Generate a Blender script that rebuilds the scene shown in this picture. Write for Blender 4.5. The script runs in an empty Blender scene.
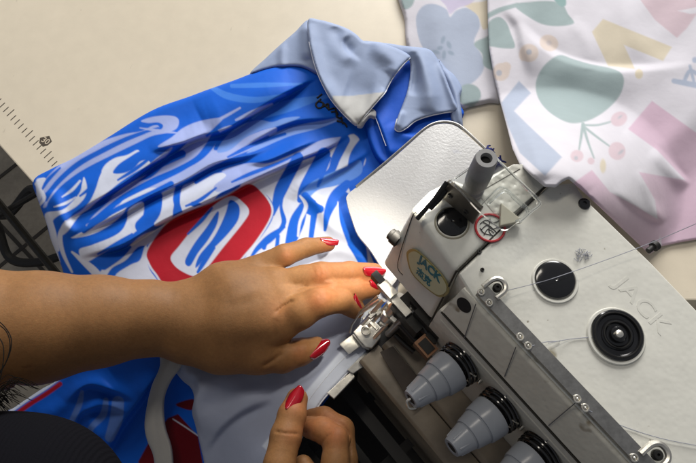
import bpy, bmesh, math, random
import numpy as np
from mathutils import Vector, Matrix
random.seed(7); RNG = np.random.default_rng(7)
S = 0.01                                   # working unit: centimetres, scene unit: metres
F = 603.0; TH = math.radians(22); D = 52.0
CT, ST = math.cos(TH), math.sin(TH)
CAM = np.array([0.0, -D*ST, D*CT])
RX = np.array([1.0, 0, 0]); UY = np.array([0, CT, ST]); FW = np.array([0, ST, -CT])

def at(px, py, z=0.0):
    """point of the place at height z (cm) seen at a photo coordinate"""
    px = np.asarray(px, float); py = np.asarray(py, float); z = np.asarray(z, float)
    a = (px-348.0)/F; b = -(py-231.5)/F
    dx = a; dy = b*CT+ST; dz = b*ST-CT
    t = (z-CAM[2])/dz
    return np.stack([CAM[0]+dx*t, CAM[1]+dy*t, z+0*t], -1)
def proj(P):
    q = P-CAM
    d = q@FW
    return 348+F*(q@RX)/d, 231.5-F*(q@UY)/d, d
def rcm(px, py, z, r):
    p = at(px, py, z); return r*((p-CAM)@FW)/F

SC = bpy.context.scene
COL = SC.collection
# ------------------------------------------------------------------ materials
def mat(name, base, rough=0.5, metal=0.0, spec=0.5, bump=None, var=None, coat=0, sss=0, trans=0, attr=None, sheen=0, ior=1.5, speck=None):
    m = bpy.data.materials.new(name); m.use_nodes = True
    nt = m.node_tree; N = nt.nodes; L = nt.links
    b = N['Principled BSDF']
    b.inputs['Base Color'].default_value = (*base, 1); b.inputs['Roughness'].default_value = rough
    b.inputs['Metallic'].default_value = metal; b.inputs['Specular IOR Level'].default_value = spec
    b.inputs['Coat Weight'].default_value = coat; b.inputs['Coat Roughness'].default_value = 0.08
    b.inputs['IOR'].default_value = ior
    b.inputs['Transmission Weight'].default_value = trans
    b.inputs['Sheen Weight'].default_value = sheen
    if sss:
        b.inputs['Subsurface Weight'].default_value = sss
        b.inputs['Subsurface Radius'].default_value = (1, .35, .2)
        b.inputs['Subsurface Scale'].default_value = 0.004
    tc = N.new('ShaderNodeTexCoord')
    colsock = None
    if attr:
        a = N.new('ShaderNodeAttribute'); a.attribute_name = attr; colsock = a.outputs['Color']
    if var:
        for (sc, amt, det, stretch) in var:
            mp = N.new('ShaderNodeMapping'); mp.inputs['Scale'].default_value = stretch
            L.new(tc.outputs['Object'], mp.inputs['Vector'])
            n = N.new('ShaderNodeTexNoise'); n.inputs['Scale'].default_value = sc; n.inputs['Detail'].default_value = det
            n.inputs['Roughness'].default_value = .6
            L.new(mp.outputs['Vector'], n.inputs['Vector'])
            r = N.new('ShaderNodeMapRange'); r.inputs['From Min'].default_value = .3; r.inputs['From Max'].default_value = .7
            r.inputs['To Min'].default_value = 1-amt; r.inputs['To Max'].default_value = 1+amt
            L.new(n.outputs['Fac'], r.inputs['Value'])
            mx = N.new('ShaderNodeVectorMath'); mx.operation = 'SCALE'
            if colsock is None:
                mx.inputs[0].default_value = base
            else: L.new(colsock, mx.inputs[0])
            L.new(r.outputs['Result'], mx.inputs['Scale']); colsock = mx.outputs['Vector']
    if speck:
        for (sc, thr, colr, stretch) in speck:
            mp = N.new('ShaderNodeMapping'); mp.inputs['Scale'].default_value = stretch; mp.inputs['Rotation'].default_value = (0, 0, sc*.37)
            L.new(tc.outputs['Object'], mp.inputs['Vector'])
            n = N.new('ShaderNodeTexNoise'); n.inputs['Scale'].default_value = sc; n.inputs['Detail'].default_value = 3
            L.new(mp.outputs['Vector'], n.inputs['Vector'])
            r = N.new('ShaderNodeMapRange'); r.inputs['From Min'].default_value = thr; r.inputs['From Max'].default_value = thr+.06
            L.new(n.outputs['Fac'], r.inputs['Value'])
            mx = N.new('ShaderNodeMix'); mx.data_type = 'RGBA'
            mx.inputs[7].default_value = (*colr, 1)
            if colsock is None: mx.inputs[6].default_value = (*base, 1)
            else: L.new(colsock, mx.inputs[6])
            L.new(r.outputs['Result'], mx.inputs[0]); colsock = mx.outputs[2]
    if colsock is not None: L.new(colsock, b.inputs['Base Color'])
    if bump:
        prev = None
        for (kind, sc, st, dist) in bump:
            if kind == 'n':
                n = N.new('ShaderNodeTexNoise'); n.inputs['Scale'].default_value = sc; n.inputs['Detail'].default_value = 4; o = n.outputs['Fac']
            elif kind == 'v':
                n = N.new('ShaderNodeTexVoronoi'); n.inputs['Scale'].default_value = sc; n.feature = 'SMOOTH_F1'; o = n.outputs['Distance']
            elif kind == 'w':
                n = N.new('ShaderNodeTexWave'); n.inputs['Scale'].default_value = sc; n.bands_direction = 'X'; n.inputs['Distortion'].default_value = 1.5; o = n.outputs['Fac']
            L.new(tc.outputs['Object'], n.inputs['Vector'])
            bp = N.new('ShaderNodeBump'); bp.inputs['Strength'].default_value = st; bp.inputs['Distance'].default_value = dist
            L.new(o, bp.inputs['Height'])
            if prev: L.new(prev, bp.inputs['Normal'])
            prev = bp.outputs['Normal']
        L.new(prev, b.inputs['Normal'])
    return m
I3 = (1, 1, 1)
M = dict(
 table=mat('table_laminate', (.68, .61, .485), .38, spec=.4, var=[(3, .04, 3, I3), (60, .03, 4, I3)],
           speck=[(22, .735, (.52, .45, .35), (1, 1, 1)), (30, .74, (.45, .38, .29), (1, 6, 1)), (17, .72, (.50, .44, .35), (7, 2, 1)), (120, .745, (.33, .27, .2), I3)], bump=[('n', 700, .08, .0004)]),
 ink=mat('ruler_ink', (.07, .055, .04), .6),
 tablepaint=mat('number_paint', (.60, .52, .40), .5),
 floor=mat('floor_tile', (.32, .29, .24), .5, var=[(8, .25, 4, I3), (90, .12, 4, I3)], bump=[('n', 200, .2, .001)]),
 grout=mat('grout', (.05, .045, .04), .8),
 cloth=mat('polyester_print', (.5, .5, .5), .60, spec=.2, attr='Col', var=[(35, .05, 3, I3)], bump=[('n', 2600, .12, .0002), ('n', 110, .16, .0018)]),
 cotton=mat('cotton_print', (.5, .5, .5), .8, spec=.15, attr='Col', sheen=.2, var=[(30, .035, 3, I3)], bump=[('n', 1800, .22, .0003), ('n', 70, .12, .003)]),
 hemthread=mat('hem_thread', (.72, .74, .80), .7),
 skin=mat('skin', (.52, .27, .14), .56, spec=.22, sss=.14, attr='Col', var=[(45, .07, 4, I3), (420, .09, 3, I3), (14, .06, 2, I3)], speck=[(55, .745, (.16, .07, .03), I3)], bump=[('v', 1100, .16, .0004), ('n', 330, .12, .0005), ('n', 60, .08, .002)]),
 nail=mat('nail_polish', (.36, .004, .014), .16, spec=.6, coat=1, bump=[('n', 160, .05, .001)]),
 hair=mat('hair', (.006, .005, .004), .5, spec=.1),
 knit=mat('black_knit', (.006, .006, .008), .95, spec=.04, bump=[('w', 130, .4, .0008), ('n', 900, .4, .0006)], speck=[(150, .80, (.12, .11, .10), I3)]),
 white=mat('machine_enamel', (.71, .705, .64), .34, spec=.5, coat=.15, var=[(14, .05, 3, I3), (110, .04, 5, I3)],
           speck=[(42, .71, (.36, .33, .24), I3), (170, .74, (.30, .27, .2), I3)], bump=[('v', 330, .12, .0008), ('n', 120, .06, .001)]),
 pebble=mat('pebbled_enamel', (.66, .65, .58), .28, spec=.55, coat=.25, var=[(20, .05, 3, I3)], speck=[(60, .71, (.35, .32, .24), I3)], bump=[('v', 260, .75, .0012), ('n', 180, .25, .0012)]),
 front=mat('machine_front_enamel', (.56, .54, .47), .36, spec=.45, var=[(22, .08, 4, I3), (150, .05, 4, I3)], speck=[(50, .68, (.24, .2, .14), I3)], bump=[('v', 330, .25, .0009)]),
 bed=mat('machine_bed_enamel', (.22, .18, .13), .45, var=[(30, .25, 4, I3)], bump=[('n', 150, .2, .001)]),
 plate=mat('scuffed_white_plate', (.52, .52, .52), .40, spec=.5, var=[(25, .03, 4, I3)], speck=[(25, .68, (.42, .43, .50), I3), (220, .70, (.64, .64, .66), (1, 3, 1))], bump=[('n', 420, .32, .0009), ('v', 700, .2, .0005)]),
 black=mat('black_plastic', (.010, .010, .011), .14, spec=.6, coat=.5, bump=[('n', 60, .05, .002)]),
 dark=mat('dark_metal', (.03, .029, .027), .38, metal=.5, var=[(80, .3, 3, I3)]),
 rubber=mat('black_rubber', (.014, .013, .012), .6),
 chrome=mat('worn_chrome', (.78, .75, .67), .33, metal=.88, var=[(90, .2, 4, I3)], speck=[(160, .70, (.16, .13, .09), I3)], bump=[('n', 260, .15, .0006)]),
 steel=mat('brushed_steel', (.33, .325, .31), .34, metal=.85, var=[(60, .1, 3, (1, 1, 1)), (300, .15, 3, I3)], bump=[('n', 500, .12, .0005)]),
 bracket=mat('bronze_bracket', (.17, .155, .13), .4, metal=.6, var=[(90, .15, 3, I3)]),
 knob=mat('grey_plastic', (.33, .35, .385), .26, spec=.5, var=[(80, .05, 3, I3)], speck=[(210, .72, (.42, .42, .42), I3)], bump=[('n', 90, .06, .002)]),
 post=mat('grey_rubber', (.30, .30, .30), .55, var=[(90, .12, 3, I3)]),
 posthole=mat('hole_shade_black', (.006, .006, .006), .7),  # black that carries the shade inside holes, laid in as flat discs
 clear=mat('clear_plastic', (.90, .92, .91), .10, spec=.5, trans=1, ior=1.3),
 rim=mat('clear_plastic_rim', (.88, .90, .89), .18, spec=.35, trans=.9, ior=1.2),
 red=mat('red_print', (.52, .02, .03), .45), sticker=mat('sticker_white', (.66, .66, .60), .4),
 badge=mat('badge_cream', (.50, .49, .32), .35, var=[(90, .06, 3, I3)]), badgerim=mat('badge_rim', (.34, .30, .13), .35, metal=.4),
 teal=mat('badge_teal', (.015, .14, .18), .4), emboss=mat('embossed_enamel', (.60, .595, .54), .4),
 recess=mat('recess_shade_brown', (.045, .03, .02), .5, var=[(40, .3, 4, I3)]),  # dark tone carries the shade inside the opening
 seam=mat('seam_shadow_gap', (.03, .027, .02), .8), grime=mat('oily_grime', (.28, .26, .19), .5),
 thread=mat('sewing_thread', (.30, .31, .36), .6), dthread=mat('dark_thread', (.10, .10, .11), .6),
 yarn=mat('blue_yarn', (.008, .014, .14), .8), copper=mat('coppery_block', (.30, .16, .09), .35, metal=.6),
 tri=mat('triangle_plate', (.47, .44, .35), .5, metal=.2), copperdark=mat('cable_black', (.012, .012, .012), .5),
)
# ------------------------------------------------------------------ object helpers
def finish(ob, parent=None, smooth=True):
    COL.objects.link(ob)
    if parent is not None:
        ob.parent = parent
    return ob
def origin_of(parent):
    o = np.zeros(3); p = parent
    while p is not None:
        o = o+np.array(p.location); p = p.parent
    return o/S
def mesh_np(name, V, Fc, m, parent=None, smooth=True, col=None, origin=None):
    """V in cm (world). Fc: (n,3|4) array or list of index lists."""
    V = np.asarray(V, float)
    o = origin_of(parent)
    loc = np.zeros(3)
    if origin is not None: loc = np.asarray(origin)-o
    me = bpy.data.meshes.new(name)
    W = (V-o-loc)*S
    if isinstance(Fc, np.ndarray):
        k = Fc.shape[1]
        me.vertices.add(len(W)); me.vertices.foreach_set('co', W.astype(np.float32).ravel())
        me.loops.add(Fc.size); me.loops.foreach_set('vertex_index', Fc.astype(np.int32).ravel())
        me.polygons.add(len(Fc)); me.polygons.foreach_set('loop_start', (np.arange(len(Fc))*k).astype(np.int32))
        me.update(calc_edges=True); me.validate()
    else:
        me.from_pydata([tuple(w) for w in W], [], [list(map(int, f)) for f in Fc]); me.update()
    if smooth: me.polygons.foreach_set('use_smooth', [True]*len(me.polygons))
    if col is not None:
        a = me.color_attributes.new('Col', 'FLOAT_COLOR', 'POINT')
        c4 = np.ones((len(W), 4), np.float32); c4[:, :3] = col
        a.data.foreach_set('color', c4.ravel())
    for mm in (m if isinstance(m, (list, tuple)) else [m]): me.materials.append(mm)
    ob = bpy.data.objects.new(name, me); ob.location = Vector(loc*S)
    return finish(ob, parent)
def bm_obj(name, bm, m, parent=None, smooth=False, angle=None, origin=None):
    bmesh.ops.recalc_face_normals(bm, faces=bm.faces)
    V = [v.co.copy() for v in bm.verts]; bm.verts.index_update()
    Fc = [[v.index for v in f.verts] for f in bm.faces]; bm.free()
    ob = mesh_np(name, np.array([tuple(v) for v in V]), Fc, m, parent, smooth=False, origin=origin)
    if smooth:
        me = ob.data
        for p in me.polygons: p.use_smooth = True
        me.set_sharp_from_angle(angle=math.radians(angle or 40))
    return ob
def empty(name, loc, label, cat, group=None, parent=None):
    o = bpy.data.objects.new(name, None); o.location = Vector(np.asarray(loc)*S); o.empty_display_size = .02
    COL.objects.link(o); tag(o, label, cat, group); return o
def tag(o, label=None, cat=None, group=None, kind=None):
    if label: o['label'] = label
    if cat: o['category'] = cat
    if group: o['group'] = group
    if kind: o['kind'] = kind
    return o
def bev(bm, w, seg=2, ang=30):
    es = [e for e in bm.edges if len(e.link_faces) == 2 and e.calc_face_angle(0) > math.radians(ang)]
    if es: bmesh.ops.bevel(bm, geom=es, offset=w, segments=seg, profile=.6, affect='EDGES', clamp_overlap=True)
def loft(bm, rings, cap=True):
    vs = [[bm.verts.new(tuple(p)) for p in r] for r in rings]
    n = len(vs[0])
    for a, b in zip(vs[:-1], vs[1:]):
        for i in range(n): bm.faces.new((a[i], a[(i+1) % n], b[(i+1) % n], b[i]))
    if cap: bm.faces.new(vs[0][::-1]); bm.faces.new(vs[-1])
    return bm
def prism(poly, z0, z1, bevel=.0, seg=2, bm=None):
    """poly in photo coordinates read at height z1; walls go straight down to z0"""
    bm2 = bmesh.new()
    top = [at(x, y, z1) for x, y in poly]
    bot = [np.array([p[0], p[1], z0]) for p in top]
    loft(bm2, [bot, top]); bmesh.ops.recalc_face_normals(bm2, faces=bm2.faces)
    if bevel: bev(bm2, bevel, seg)
    if bm is None: return bm2
    me = bpy.data.meshes.new('t'); bm2.to_mesh(me); bm2.free(); bm.from_mesh(me); bpy.data.meshes.remove(me); return bm
def frame(d):
    d = Vector(d).normalized(); a = Vector((0, 0, 1)) if abs(d.z) < .9 else Vector((1, 0, 0))
    x = d.cross(a).normalized(); y = d.cross(x).normalized(); return np.array(x), np.array(y), np.array(d)
def lathe(bm, base, axis, prof, seg=32):
    """prof: list of (distance along axis, radius) cm"""
    x, y, d = frame(axis); base = np.asarray(base)
    rings = []
    for h, r in prof:
        rings.append([base+d*h+(x*math.cos(t)+y*math.sin(t))*max(r, 1e-3) for t in np.linspace(0, 2*math.pi, seg, endpoint=False)])
    return loft(bm, rings)
def tube(bm, pts, r, seg=8):
    pts = [np.asarray(p, float) for p in pts]
    rr = r if isinstance(r, (list, tuple)) else [r]*len(pts)
    rings = []; px_ = None
    for i, p in enumerate(pts):
        d = pts[min(i+1, len(pts)-1)]-pts[max(i-1, 0)]
        d = d/np.linalg.norm(d)
        if px_ is None: px_, _, _ = frame(d)
        x = px_-d*(px_@d); x /= np.linalg.norm(x); y = np.cross(d, x); px_ = x
        rings.append([p+(x*math.cos(t)+y*math.sin(t))*rr[i] for t in np.linspace(0, 2*math.pi, seg, endpoint=False)])
    return loft(bm, rings)
def crom(P, n=6, closed=False):
    P = [np.asarray(p, float) for p in P]; out = []
    N_ = len(P)
    for i in range(N_ if closed else N_-1):
        g = lambda k: P[k % N_] if closed else P[min(max(k, 0), N_-1)]
        a, b, c, d = g(i-1), g(i), g(i+1), g(i+2)
        for j in range(n):
            t = j/n
            out.append(.5*((2*b)+(-a+c)*t+(2*a-5*b+4*c-d)*t*t+(-a+3*b-3*c+d)*t**3))
    if not closed: out.append(P[-1])
    return out
def box(bm, c, ax, ay, az, hx, hy, hz, bevel=0):
    c = np.asarray(c); b2 = bmesh.new()
    q = lambda s, t, w: c+ax*hx*s+ay*hy*t+az*hz*w
    loft(b2, [[q(-1, -1, -1), q(1, -1, -1), q(1, 1, -1), q(-1, 1, -1)], [q(-1, -1, 1), q(1, -1, 1), q(1, 1, 1), q(-1, 1, 1)]])
    if bevel: bev(b2, bevel)
    me = bpy.data.meshes.new('t'); b2.to_mesh(me); b2.free(); bm.from_mesh(me); bpy.data.meshes.remove(me)
# ------------------------------------------------------------------ 2D tools
def sd_poly(X, Y, P):
    """signed distance, negative inside"""
    P = np.asarray(P, float); n = len(P)
    d = np.full(X.shape, 1e18); s = np.ones(X.shape)
    for i in range(n):
        a = P[i]; b = P[i-1]
        ex, ey = b-a; wx, wy = X-a[0], Y-a[1]
        t = np.clip((wx*ex+wy*ey)/(ex*ex+ey*ey+1e-12), 0, 1)
        d = np.minimum(d, (wx-ex*t)**2+(wy-ey*t)**2)
        c1 = Y >= a[1]; c2 = Y < b[1]; c3 = ex*wy > ey*wx
        fl = (c1 & c2 & c3) | (~c1 & ~c2 & ~c3)
        s = np.where(fl, -s, s)
    return s*np.sqrt(d)
def smooth_poly(P, n=5): return np.array(crom(P, n, True))
def sd_line(X, Y, P):
    """distance, signed side (+ left of travel in image coords), parameter 0..1, width interpolation"""
    P = np.asarray(P, float); best = np.full(X.shape, 1e18); side = np.zeros(X.shape); par = np.zeros(X.shape)
    n = len(P)-1
    for i in range(n):
        a = P[i, :2]; b = P[i+1, :2]; ex, ey = b-a; wx, wy = X-a[0], Y-a[1]
        tr = (wx*ex+wy*ey)/(ex*ex+ey*ey); t = np.clip(tr, 0, 1)
        d = (wx-ex*t)**2+(wy-ey*t)**2
        cr = ex*wy-ey*wx
        m = d < best
        best = np.where(m, d, best); side = np.where(m, np.sign(cr), side); par = np.where(m, (i+t)/n, par)
    return np.sqrt(best), side, par
def smst(x, a, b):
    t = np.clip((x-a)/(b-a), 0, 1); return t*t*(3-2*t)
def paint(col, X, Y, shapes, aa=.7):
    for sh in shapes:
        kind, c, P = sh[0], np.array(sh[1]), sh[2]
        P = np.asarray(P, float)
        if kind == 'e':      # ellipse cx,cy,rx,ry,ang
            cx, cy, rx, ry, an = P
            m = (abs(X-cx) < max(rx, ry)+3) & (abs(Y-cy) < max(rx, ry)+3)
            x = X[m]-cx; y = Y[m]-cy; u = x*math.cos(an)+y*math.sin(an); v = -x*math.sin(an)+y*math.cos(an)
            d = (np.sqrt((u/rx)**2+(v/ry)**2)-1)*min(rx, ry)
        else:
            pad = 22
            m = (X > P[:, 0].min()-pad) & (X < P[:, 0].max()+pad) & (Y > P[:, 1].min()-pad) & (Y < P[:, 1].max()+pad)
            if kind == 'p': d = sd_poly(X[m], Y[m], smooth_poly(P))
            elif kind == 'k': d = sd_poly(X[m], Y[m], P)
            else:
                Q = np.array(crom(P, 6)); dd, _, par = sd_line(X[m], Y[m], Q)
                w = np.interp(par, np.linspace(0, 1, len(Q)), Q[:, 2]); d = dd-w/2
        a = smst(-d, -aa, aa)[:, None]
        col[m] = col[m]*(1-a)+c*a
    return col
_ph = [(RNG.uniform(0, 6.28), RNG.uniform(0, 6.28), RNG.uniform(.7, 1.3)) for _ in range(40)]
def wob(X, Y, sc, k0=0, n=7):
    """smooth pseudo noise, about -1..1"""
    r = np.zeros(np.shape(X))
    for i in range(n):
        p, a, f = _ph[(k0+i) % 40]
        r = r+np.sin((X*math.cos(a)+Y*math.sin(a))/sc*f*2+p+1.3*np.sin((X*math.sin(a)-Y*math.cos(a))/sc*.8+p*2))
    return r/n*1.6
def folds(X, Y, fl):
    """each fold: polyline, height, width on the high side, width on the low side, side(+1/-1), step"""
    z = np.zeros(X.shape)
    for P, h, w, wl, sd, st in fl:
        Q = np.array(crom(P, 5)); d, s, par = sd_line(X, Y, Q); d = d*s*sd
        amp = h*smst(np.minimum(par, 1-par), 0, .3)
        hi = np.exp(-np.clip(d-st, 0, None)**2/(w*w))
        lo = -0.35*np.exp(-(d/wl)**2)
        z += amp*(hi*smst(d, -st, st)+lo*smst(-d, -st, st))
    return z
def ridges(X, Y, rl):
    z = np.zeros(X.shape)
    for P, h, w in rl:
        Q = np.array(crom(P, 5)); d, s, par = sd_line(X, Y, Q)
        amp = h*np.clip(np.minimum(par*4, (1-par)*4), 0, 1)**.7
        z += amp*np.exp(-(d/w)**2)
    return z
def cloth(name, poly, zf, colf, m, parent=None, step=1.0, thick=.12, round_=4.0, round_h=.5, sharp=False, label=None, origin=None):
    P = np.asarray(poly, float) if sharp else smooth_poly(poly, 6)
    x0, y0 = P.min(0)-2; x1, y1 = P.max(0)+2
    xs = np.arange(x0, x1+step, step); ys = np.arange(y0, y1+step, step)
    X, Y = np.meshgrid(xs, ys, indexing='ij'); nx, ny = X.shape
    sd = sd_poly(X, Y, P)
    inside = sd < .45*step
    cell = inside[:-1, :-1] & inside[1:, :-1] & inside[1:, 1:] & inside[:-1, 1:]
    idx = np.arange(nx*ny).reshape(nx, ny)
    I, J = np.nonzero(cell)
    q = np.stack([idx[I, J], idx[I, J+1], idx[I+1, J+1], idx[I+1, J]], 1)
    # snap the rim on the outline
    gx, gy = np.gradient(sd, step)
    usedc = np.zeros((nx, ny), int)
    for di in (0, 1):
        for dj in (0, 1): usedc[di:nx-1+di, dj:ny-1+dj] += cell
    rim = (usedc > 0) & (usedc < 4)
    gl = np.sqrt(gx**2+gy**2)+1e-6
    mv = np.clip(sd, -1.6*step, 1.6*step)
    X2 = np.where(rim, X-gx/gl*mv, X); Y2 = np.where(rim, Y-gy/gl*mv, Y)
    used = np.unique(q); remap = -np.ones(nx*ny, int); remap[used] = np.arange(len(used))
    Xf = X2.ravel()[used]; Yf = Y2.ravel()[used]; sdf = np.where(rim, 0, sd).ravel()[used]
    Zg = zf(X.ravel(), Y.ravel()).reshape(nx, ny)
    for _ in range(2):
        Zp = np.pad(Zg, 1, mode='edge'); Zg = (Zp[:-2, 1:-1]+2*Zp[1:-1, 1:-1]+Zp[2:, 1:-1])/4
        Zp = np.pad(Zg, 1, mode='edge'); Zg = (Zp[1:-1, :-2]+2*Zp[1:-1, 1:-1]+Zp[1:-1, 2:])/4
    z = Zg.ravel()[used]
    t = np.clip(-sdf/round_, 0, 1); z = z-round_h*(1-np.sqrt(1-(1-t)**2))
    V = at(Xf, Yf, z); q = remap[q]
    c = colf(Xf, Yf)
    # edge skirt gives the cloth its thickness
    e = np.concatenate([q[:, [0, 1]], q[:, [1, 2]], q[:, [2, 3]], q[:, [3, 0]]])
    key = {}
    es = np.sort(e, 1); k = es[:, 0]*len(used)+es[:, 1]
    u, inv, cnt = np.unique(k, return_inverse=True, return_counts=True)
    be = e[cnt[inv] == 1]
    bv = np.unique(be); nb = {int(v): len(V)+i for i, v in enumerate(bv)}
    low = V[bv].copy(); low[:, 2] -= thick
    sk = np.array([[a, nb[int(a)], nb[int(b)], b] for a, b in be])
    # faces seen from above must be wound for an upward normal
    V = np.concatenate([V, low]); c = np.concatenate([c, c[bv]])
    Fq = np.concatenate([q, sk]).astype(int)
    ob = mesh_np(name, V, Fq, m, parent, col=c, origin=origin)
    if label: ob['label'] = label
    return ob
# ------------------------------------------------------------------ setting: floor and table
bm = bmesh.new(); box(bm, (0, 0, -62), np.array([1., 0, 0]), np.array([0, 1., 0]), np.array([0, 0, 1.]), 170, 170, 1)
floor = bm_obj('floor', bm, M['floor']); tag(floor, 'grey brown tiled floor below the sewing table', kind='structure')
bm = bmesh.new()
a_ = math.radians(-43)
dx_ = np.array([math.cos(a_), math.sin(a_), 0]); dy_ = np.array([-math.sin(a_), math.cos(a_), 0])
gc = at(10, 235, -61)
for k in range(-3, 5):
    box(bm, gc+dy_*k*11+np.array([0, 0, .05]), dx_, dy_, np.array([0, 0, 1.]), 90, .35, .06)
    box(bm, gc+dx_*(k*16+4)+np.array([0, 0, .09]), dx_, dy_, np.array([0, 0, 1.]), .35, 60, .06)
gr = bm_obj('floor_joint', bm, M['grout']); tag(gr, 'dark joints between the floor tiles', kind='structure')

TE0, TE1 = np.array([0., 146.]), np.array([283., 463.])       # operator-side edge of the table in the photo
tb = empty('sewing_table', at(120, 60, 0), 'cream laminate sewing table with a printed ruler along its edge', 'table')
poly = [(-260, -146), (0, 146), (178, 345), (250, 345), (345, 290), (470, 300), (1150, 300), (1150, -420), (-260, -420)]
bm = prism(poly, -3.2, 0.0, .12)
bm_obj('tabletop', bm, M['table'], tb)
# ruler ticks
ed = TE1-TE0; ed = ed/np.linalg.norm(ed); en = np.array([ed[1], -ed[0]])
bm = bmesh.new()
for i in range(-9, 12):
    p = TE0+ed*(i*5.6-1)
    p = p+en*25
    if not (-60 < p[0] < 54): continue
    L_ = 10 if i % 5 == 2 else 7.5
    w = .8
    q = [p-ed*w*.5, p+en*L_-ed*w*.5, p+en*L_+ed*w*.5, p+ed*w*.5]
    prism([tuple(v) for v in q], .003, .012, bm=bm)
o = np.array([45.5, 141.]); u_ = np.array([.78, .62]); v_ = np.array([-.62, .78])
o0 = np.array([45.5, 141.0])
sh = [(-5.6, -5), (5.0, -5), (6.2, 0.6), (0.5, 6.4), (-6.2, 2.2)]
sh = [(-5.5, -3.2), (3.8, -5.2), (6.4, .5), (2.2, 4.2), (-2.6, 5.6), (-6.2, 1.5)]
prism([tuple(o0+np.array(s)) for s in sh], .003, .016, bm=bm)
bm_obj('ruler_marking', bm, M['ink'], tb)
def text_mesh(txt, size, extr=.0, bold=0.0):
    cu = bpy.data.curves.new('t', 'FONT'); cu.body = txt; cu.size = size; cu.extrude = extr; cu.offset = bold
    cu.align_x = 'CENTER'; cu.align_y = 'CENTER'; cu.resolution_u = 6
    ob = bpy.data.objects.new('t', cu); COL.objects.link(ob)
    dg = bpy.context.evaluated_depsgraph_get(); me = bpy.data.meshes.new_from_object(ob.evaluated_get(dg))
    V = np.array([tuple(v.co) for v in me.vertices]); Fc = [list(p.vertices) for p in me.polygons]
    bpy.data.objects.remove(ob); bpy.data.meshes.remove(me); bpy.data.curves.remove(cu)
    return V, Fc
def place_text(name, txt, size, c, ax, ay, m, parent, extr=.01, bold=0.0, sx=1.0, label=None):
    V, Fc = text_mesh(txt, size, extr, bold)
    ax = np.asarray(ax)/np.linalg.norm(ax); ay = np.asarray(ay)-ax*(np.asarray(ay)@ax); ay /= np.linalg.norm(ay); az = np.cross(ax, ay)
    W = np.asarray(c)+V[:, :1]*sx*ax+V[:, 1:2]*ay+V[:, 2:3]*az
    ob = mesh_np(name, W, Fc, m, parent, smooth=False)
    if label: ob['label'] = label
    return ob
c0 = at(45.5, 141, .022); place_text('ruler_number', '30', .78, c0, at(50, 143.5, .022)-c0, at(48, 136, .022)-c0, M['tablepaint'], tb, .004, .012)

# cable and stand on the floor side
cb = bmesh.new()
tube(cb, crom([at(-30, 205, -45), at(5, 215, -44), at(30, 190, -42), at(44, 196, -40)], 8), .8)
cable = bm_obj('cable', cb, M['copperdark'], smooth=True); tag(cable, 'thin black cable looping in the gap left of the table edge', 'cable')
cb = bmesh.new()
tube(cb, crom([at(-20, 190, -50), at(-3, 225, -50), at(10, 258, -52), at(40, 262, -52), at(75, 250, -52)], 8), .8)
cable2 = bm_obj('cable', cb, M['copperdark'], smooth=True); tag(cable2, 'black cable curving along the floor just above the forearm', 'cable')
st = bmesh.new()
for a, b, r in (((-20, 180, -30), (70, 290, -30), .55), ((-30, 232, -32), (60, 180, -32), .45)):
    pa, pb = at(*a), at(*b); tube(st, [pa, pb], r, 8)
stand = bm_obj('stand_rail', st, M['dark'], smooth=True); tag(stand, 'crossed dark metal rails of the table stand above the floor', 'rail')
# ------------------------------------------------------------------ jersey
BL = (.004, .112, .62); LAV = (.34, .41, .73); WH = (.60, .64, .77); MB = (.045, .20, .70); RD = (.42, .008, .022); GB = (.30, .37, .54); GL = (.46, .48, .52)  # LAV is the white print with shade put into its colour
jer = empty('jersey', at(200, 200, 1), 'shiny blue and white patterned sports jersey with a red number, spread under the hands', 'jersey')
fo = [
 ([(185, 142), (215, 135), (235, 127), (265, 107), (295, 90), (322, 76)], 1.1, 26, 10, -1, 2.2),
 ([(60, 225), (88, 207), (125, 185), (160, 160), (190, 142), (215, 134)], .9, 17, 8, -1, 2.0),
 ([(80, 258), (97, 254), (125, 246), (165, 222), (203, 205), (250, 183), (290, 165), (330, 148), (358, 128)], 1.25, 22, 8, -1, 1.8),
 ([(68, 242), (97, 227), (122, 214), (150, 198), (185, 182), (215, 165), (250, 157), (285, 142)], .85, 14, 8, -1, 2.0),
 ([(150, 153), (170, 147), (190, 141), (212, 131)], .5, 8, 5, -1, 1.4),
 ([(240, 150), (262, 138), (292, 124), (325, 120), (350, 116)], .55, 11, 7, -1, 2.2),
 ([(245, 166), (268, 162), (292, 152), (320, 140)], .45, 8, 6, -1, 2.0),
 ([(296, 203), (303, 190), (325, 180), (352, 165), (375, 148)], .35, 10, 6, -1, 2.5),
 ([(66, 405), (85, 388), (105, 390), (135, 402)], .5, 9, 8, -1, 2.5),
 ([(75, 432), (82, 415), (105, 408), (128, 415)], .4, 8, 6, -1, 2.5),
 ([(100, 470), (120, 430), (142, 400), (160, 372)], .6, 14, 10, -1, 3),
]
rd = [
 ([(70, 195), (110, 172), (150, 150), (200, 118)], .25, 9), ([(55, 190), (60, 215), (75, 235)], .5, 7),
 ([(200, 116), (240, 98), (290, 80)], .5, 14), ([(130, 225), (190, 195), (240, 172)], .2, 6),
 ([(300, 190), (318, 205), (330, 225), (350, 240)], .35, 6), ([(322, 195), (345, 225), (370, 255)], .35, 8),
 ([(345, 205), (365, 235)], .25, 6), ([(110, 385), (90, 410), (95, 440)], .4, 8), ([(40, 420), (70, 400), (110, 372)], .4, 9),
 ([(318, 256), (340, 250), (372, 262)], .35, 6),
]
def edge_drop(X, Y, soft=7, k=.085, maxd=7):
    d = (X-TE0[0])*(-en[0])+(Y-TE0[1])*(-en[1])-13         # px beyond the table edge
    s = soft*np.log1p(np.exp(np.clip(d/soft, -30, 30)))
    return -maxd*(1-np.exp(-s*k/maxd))
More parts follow.
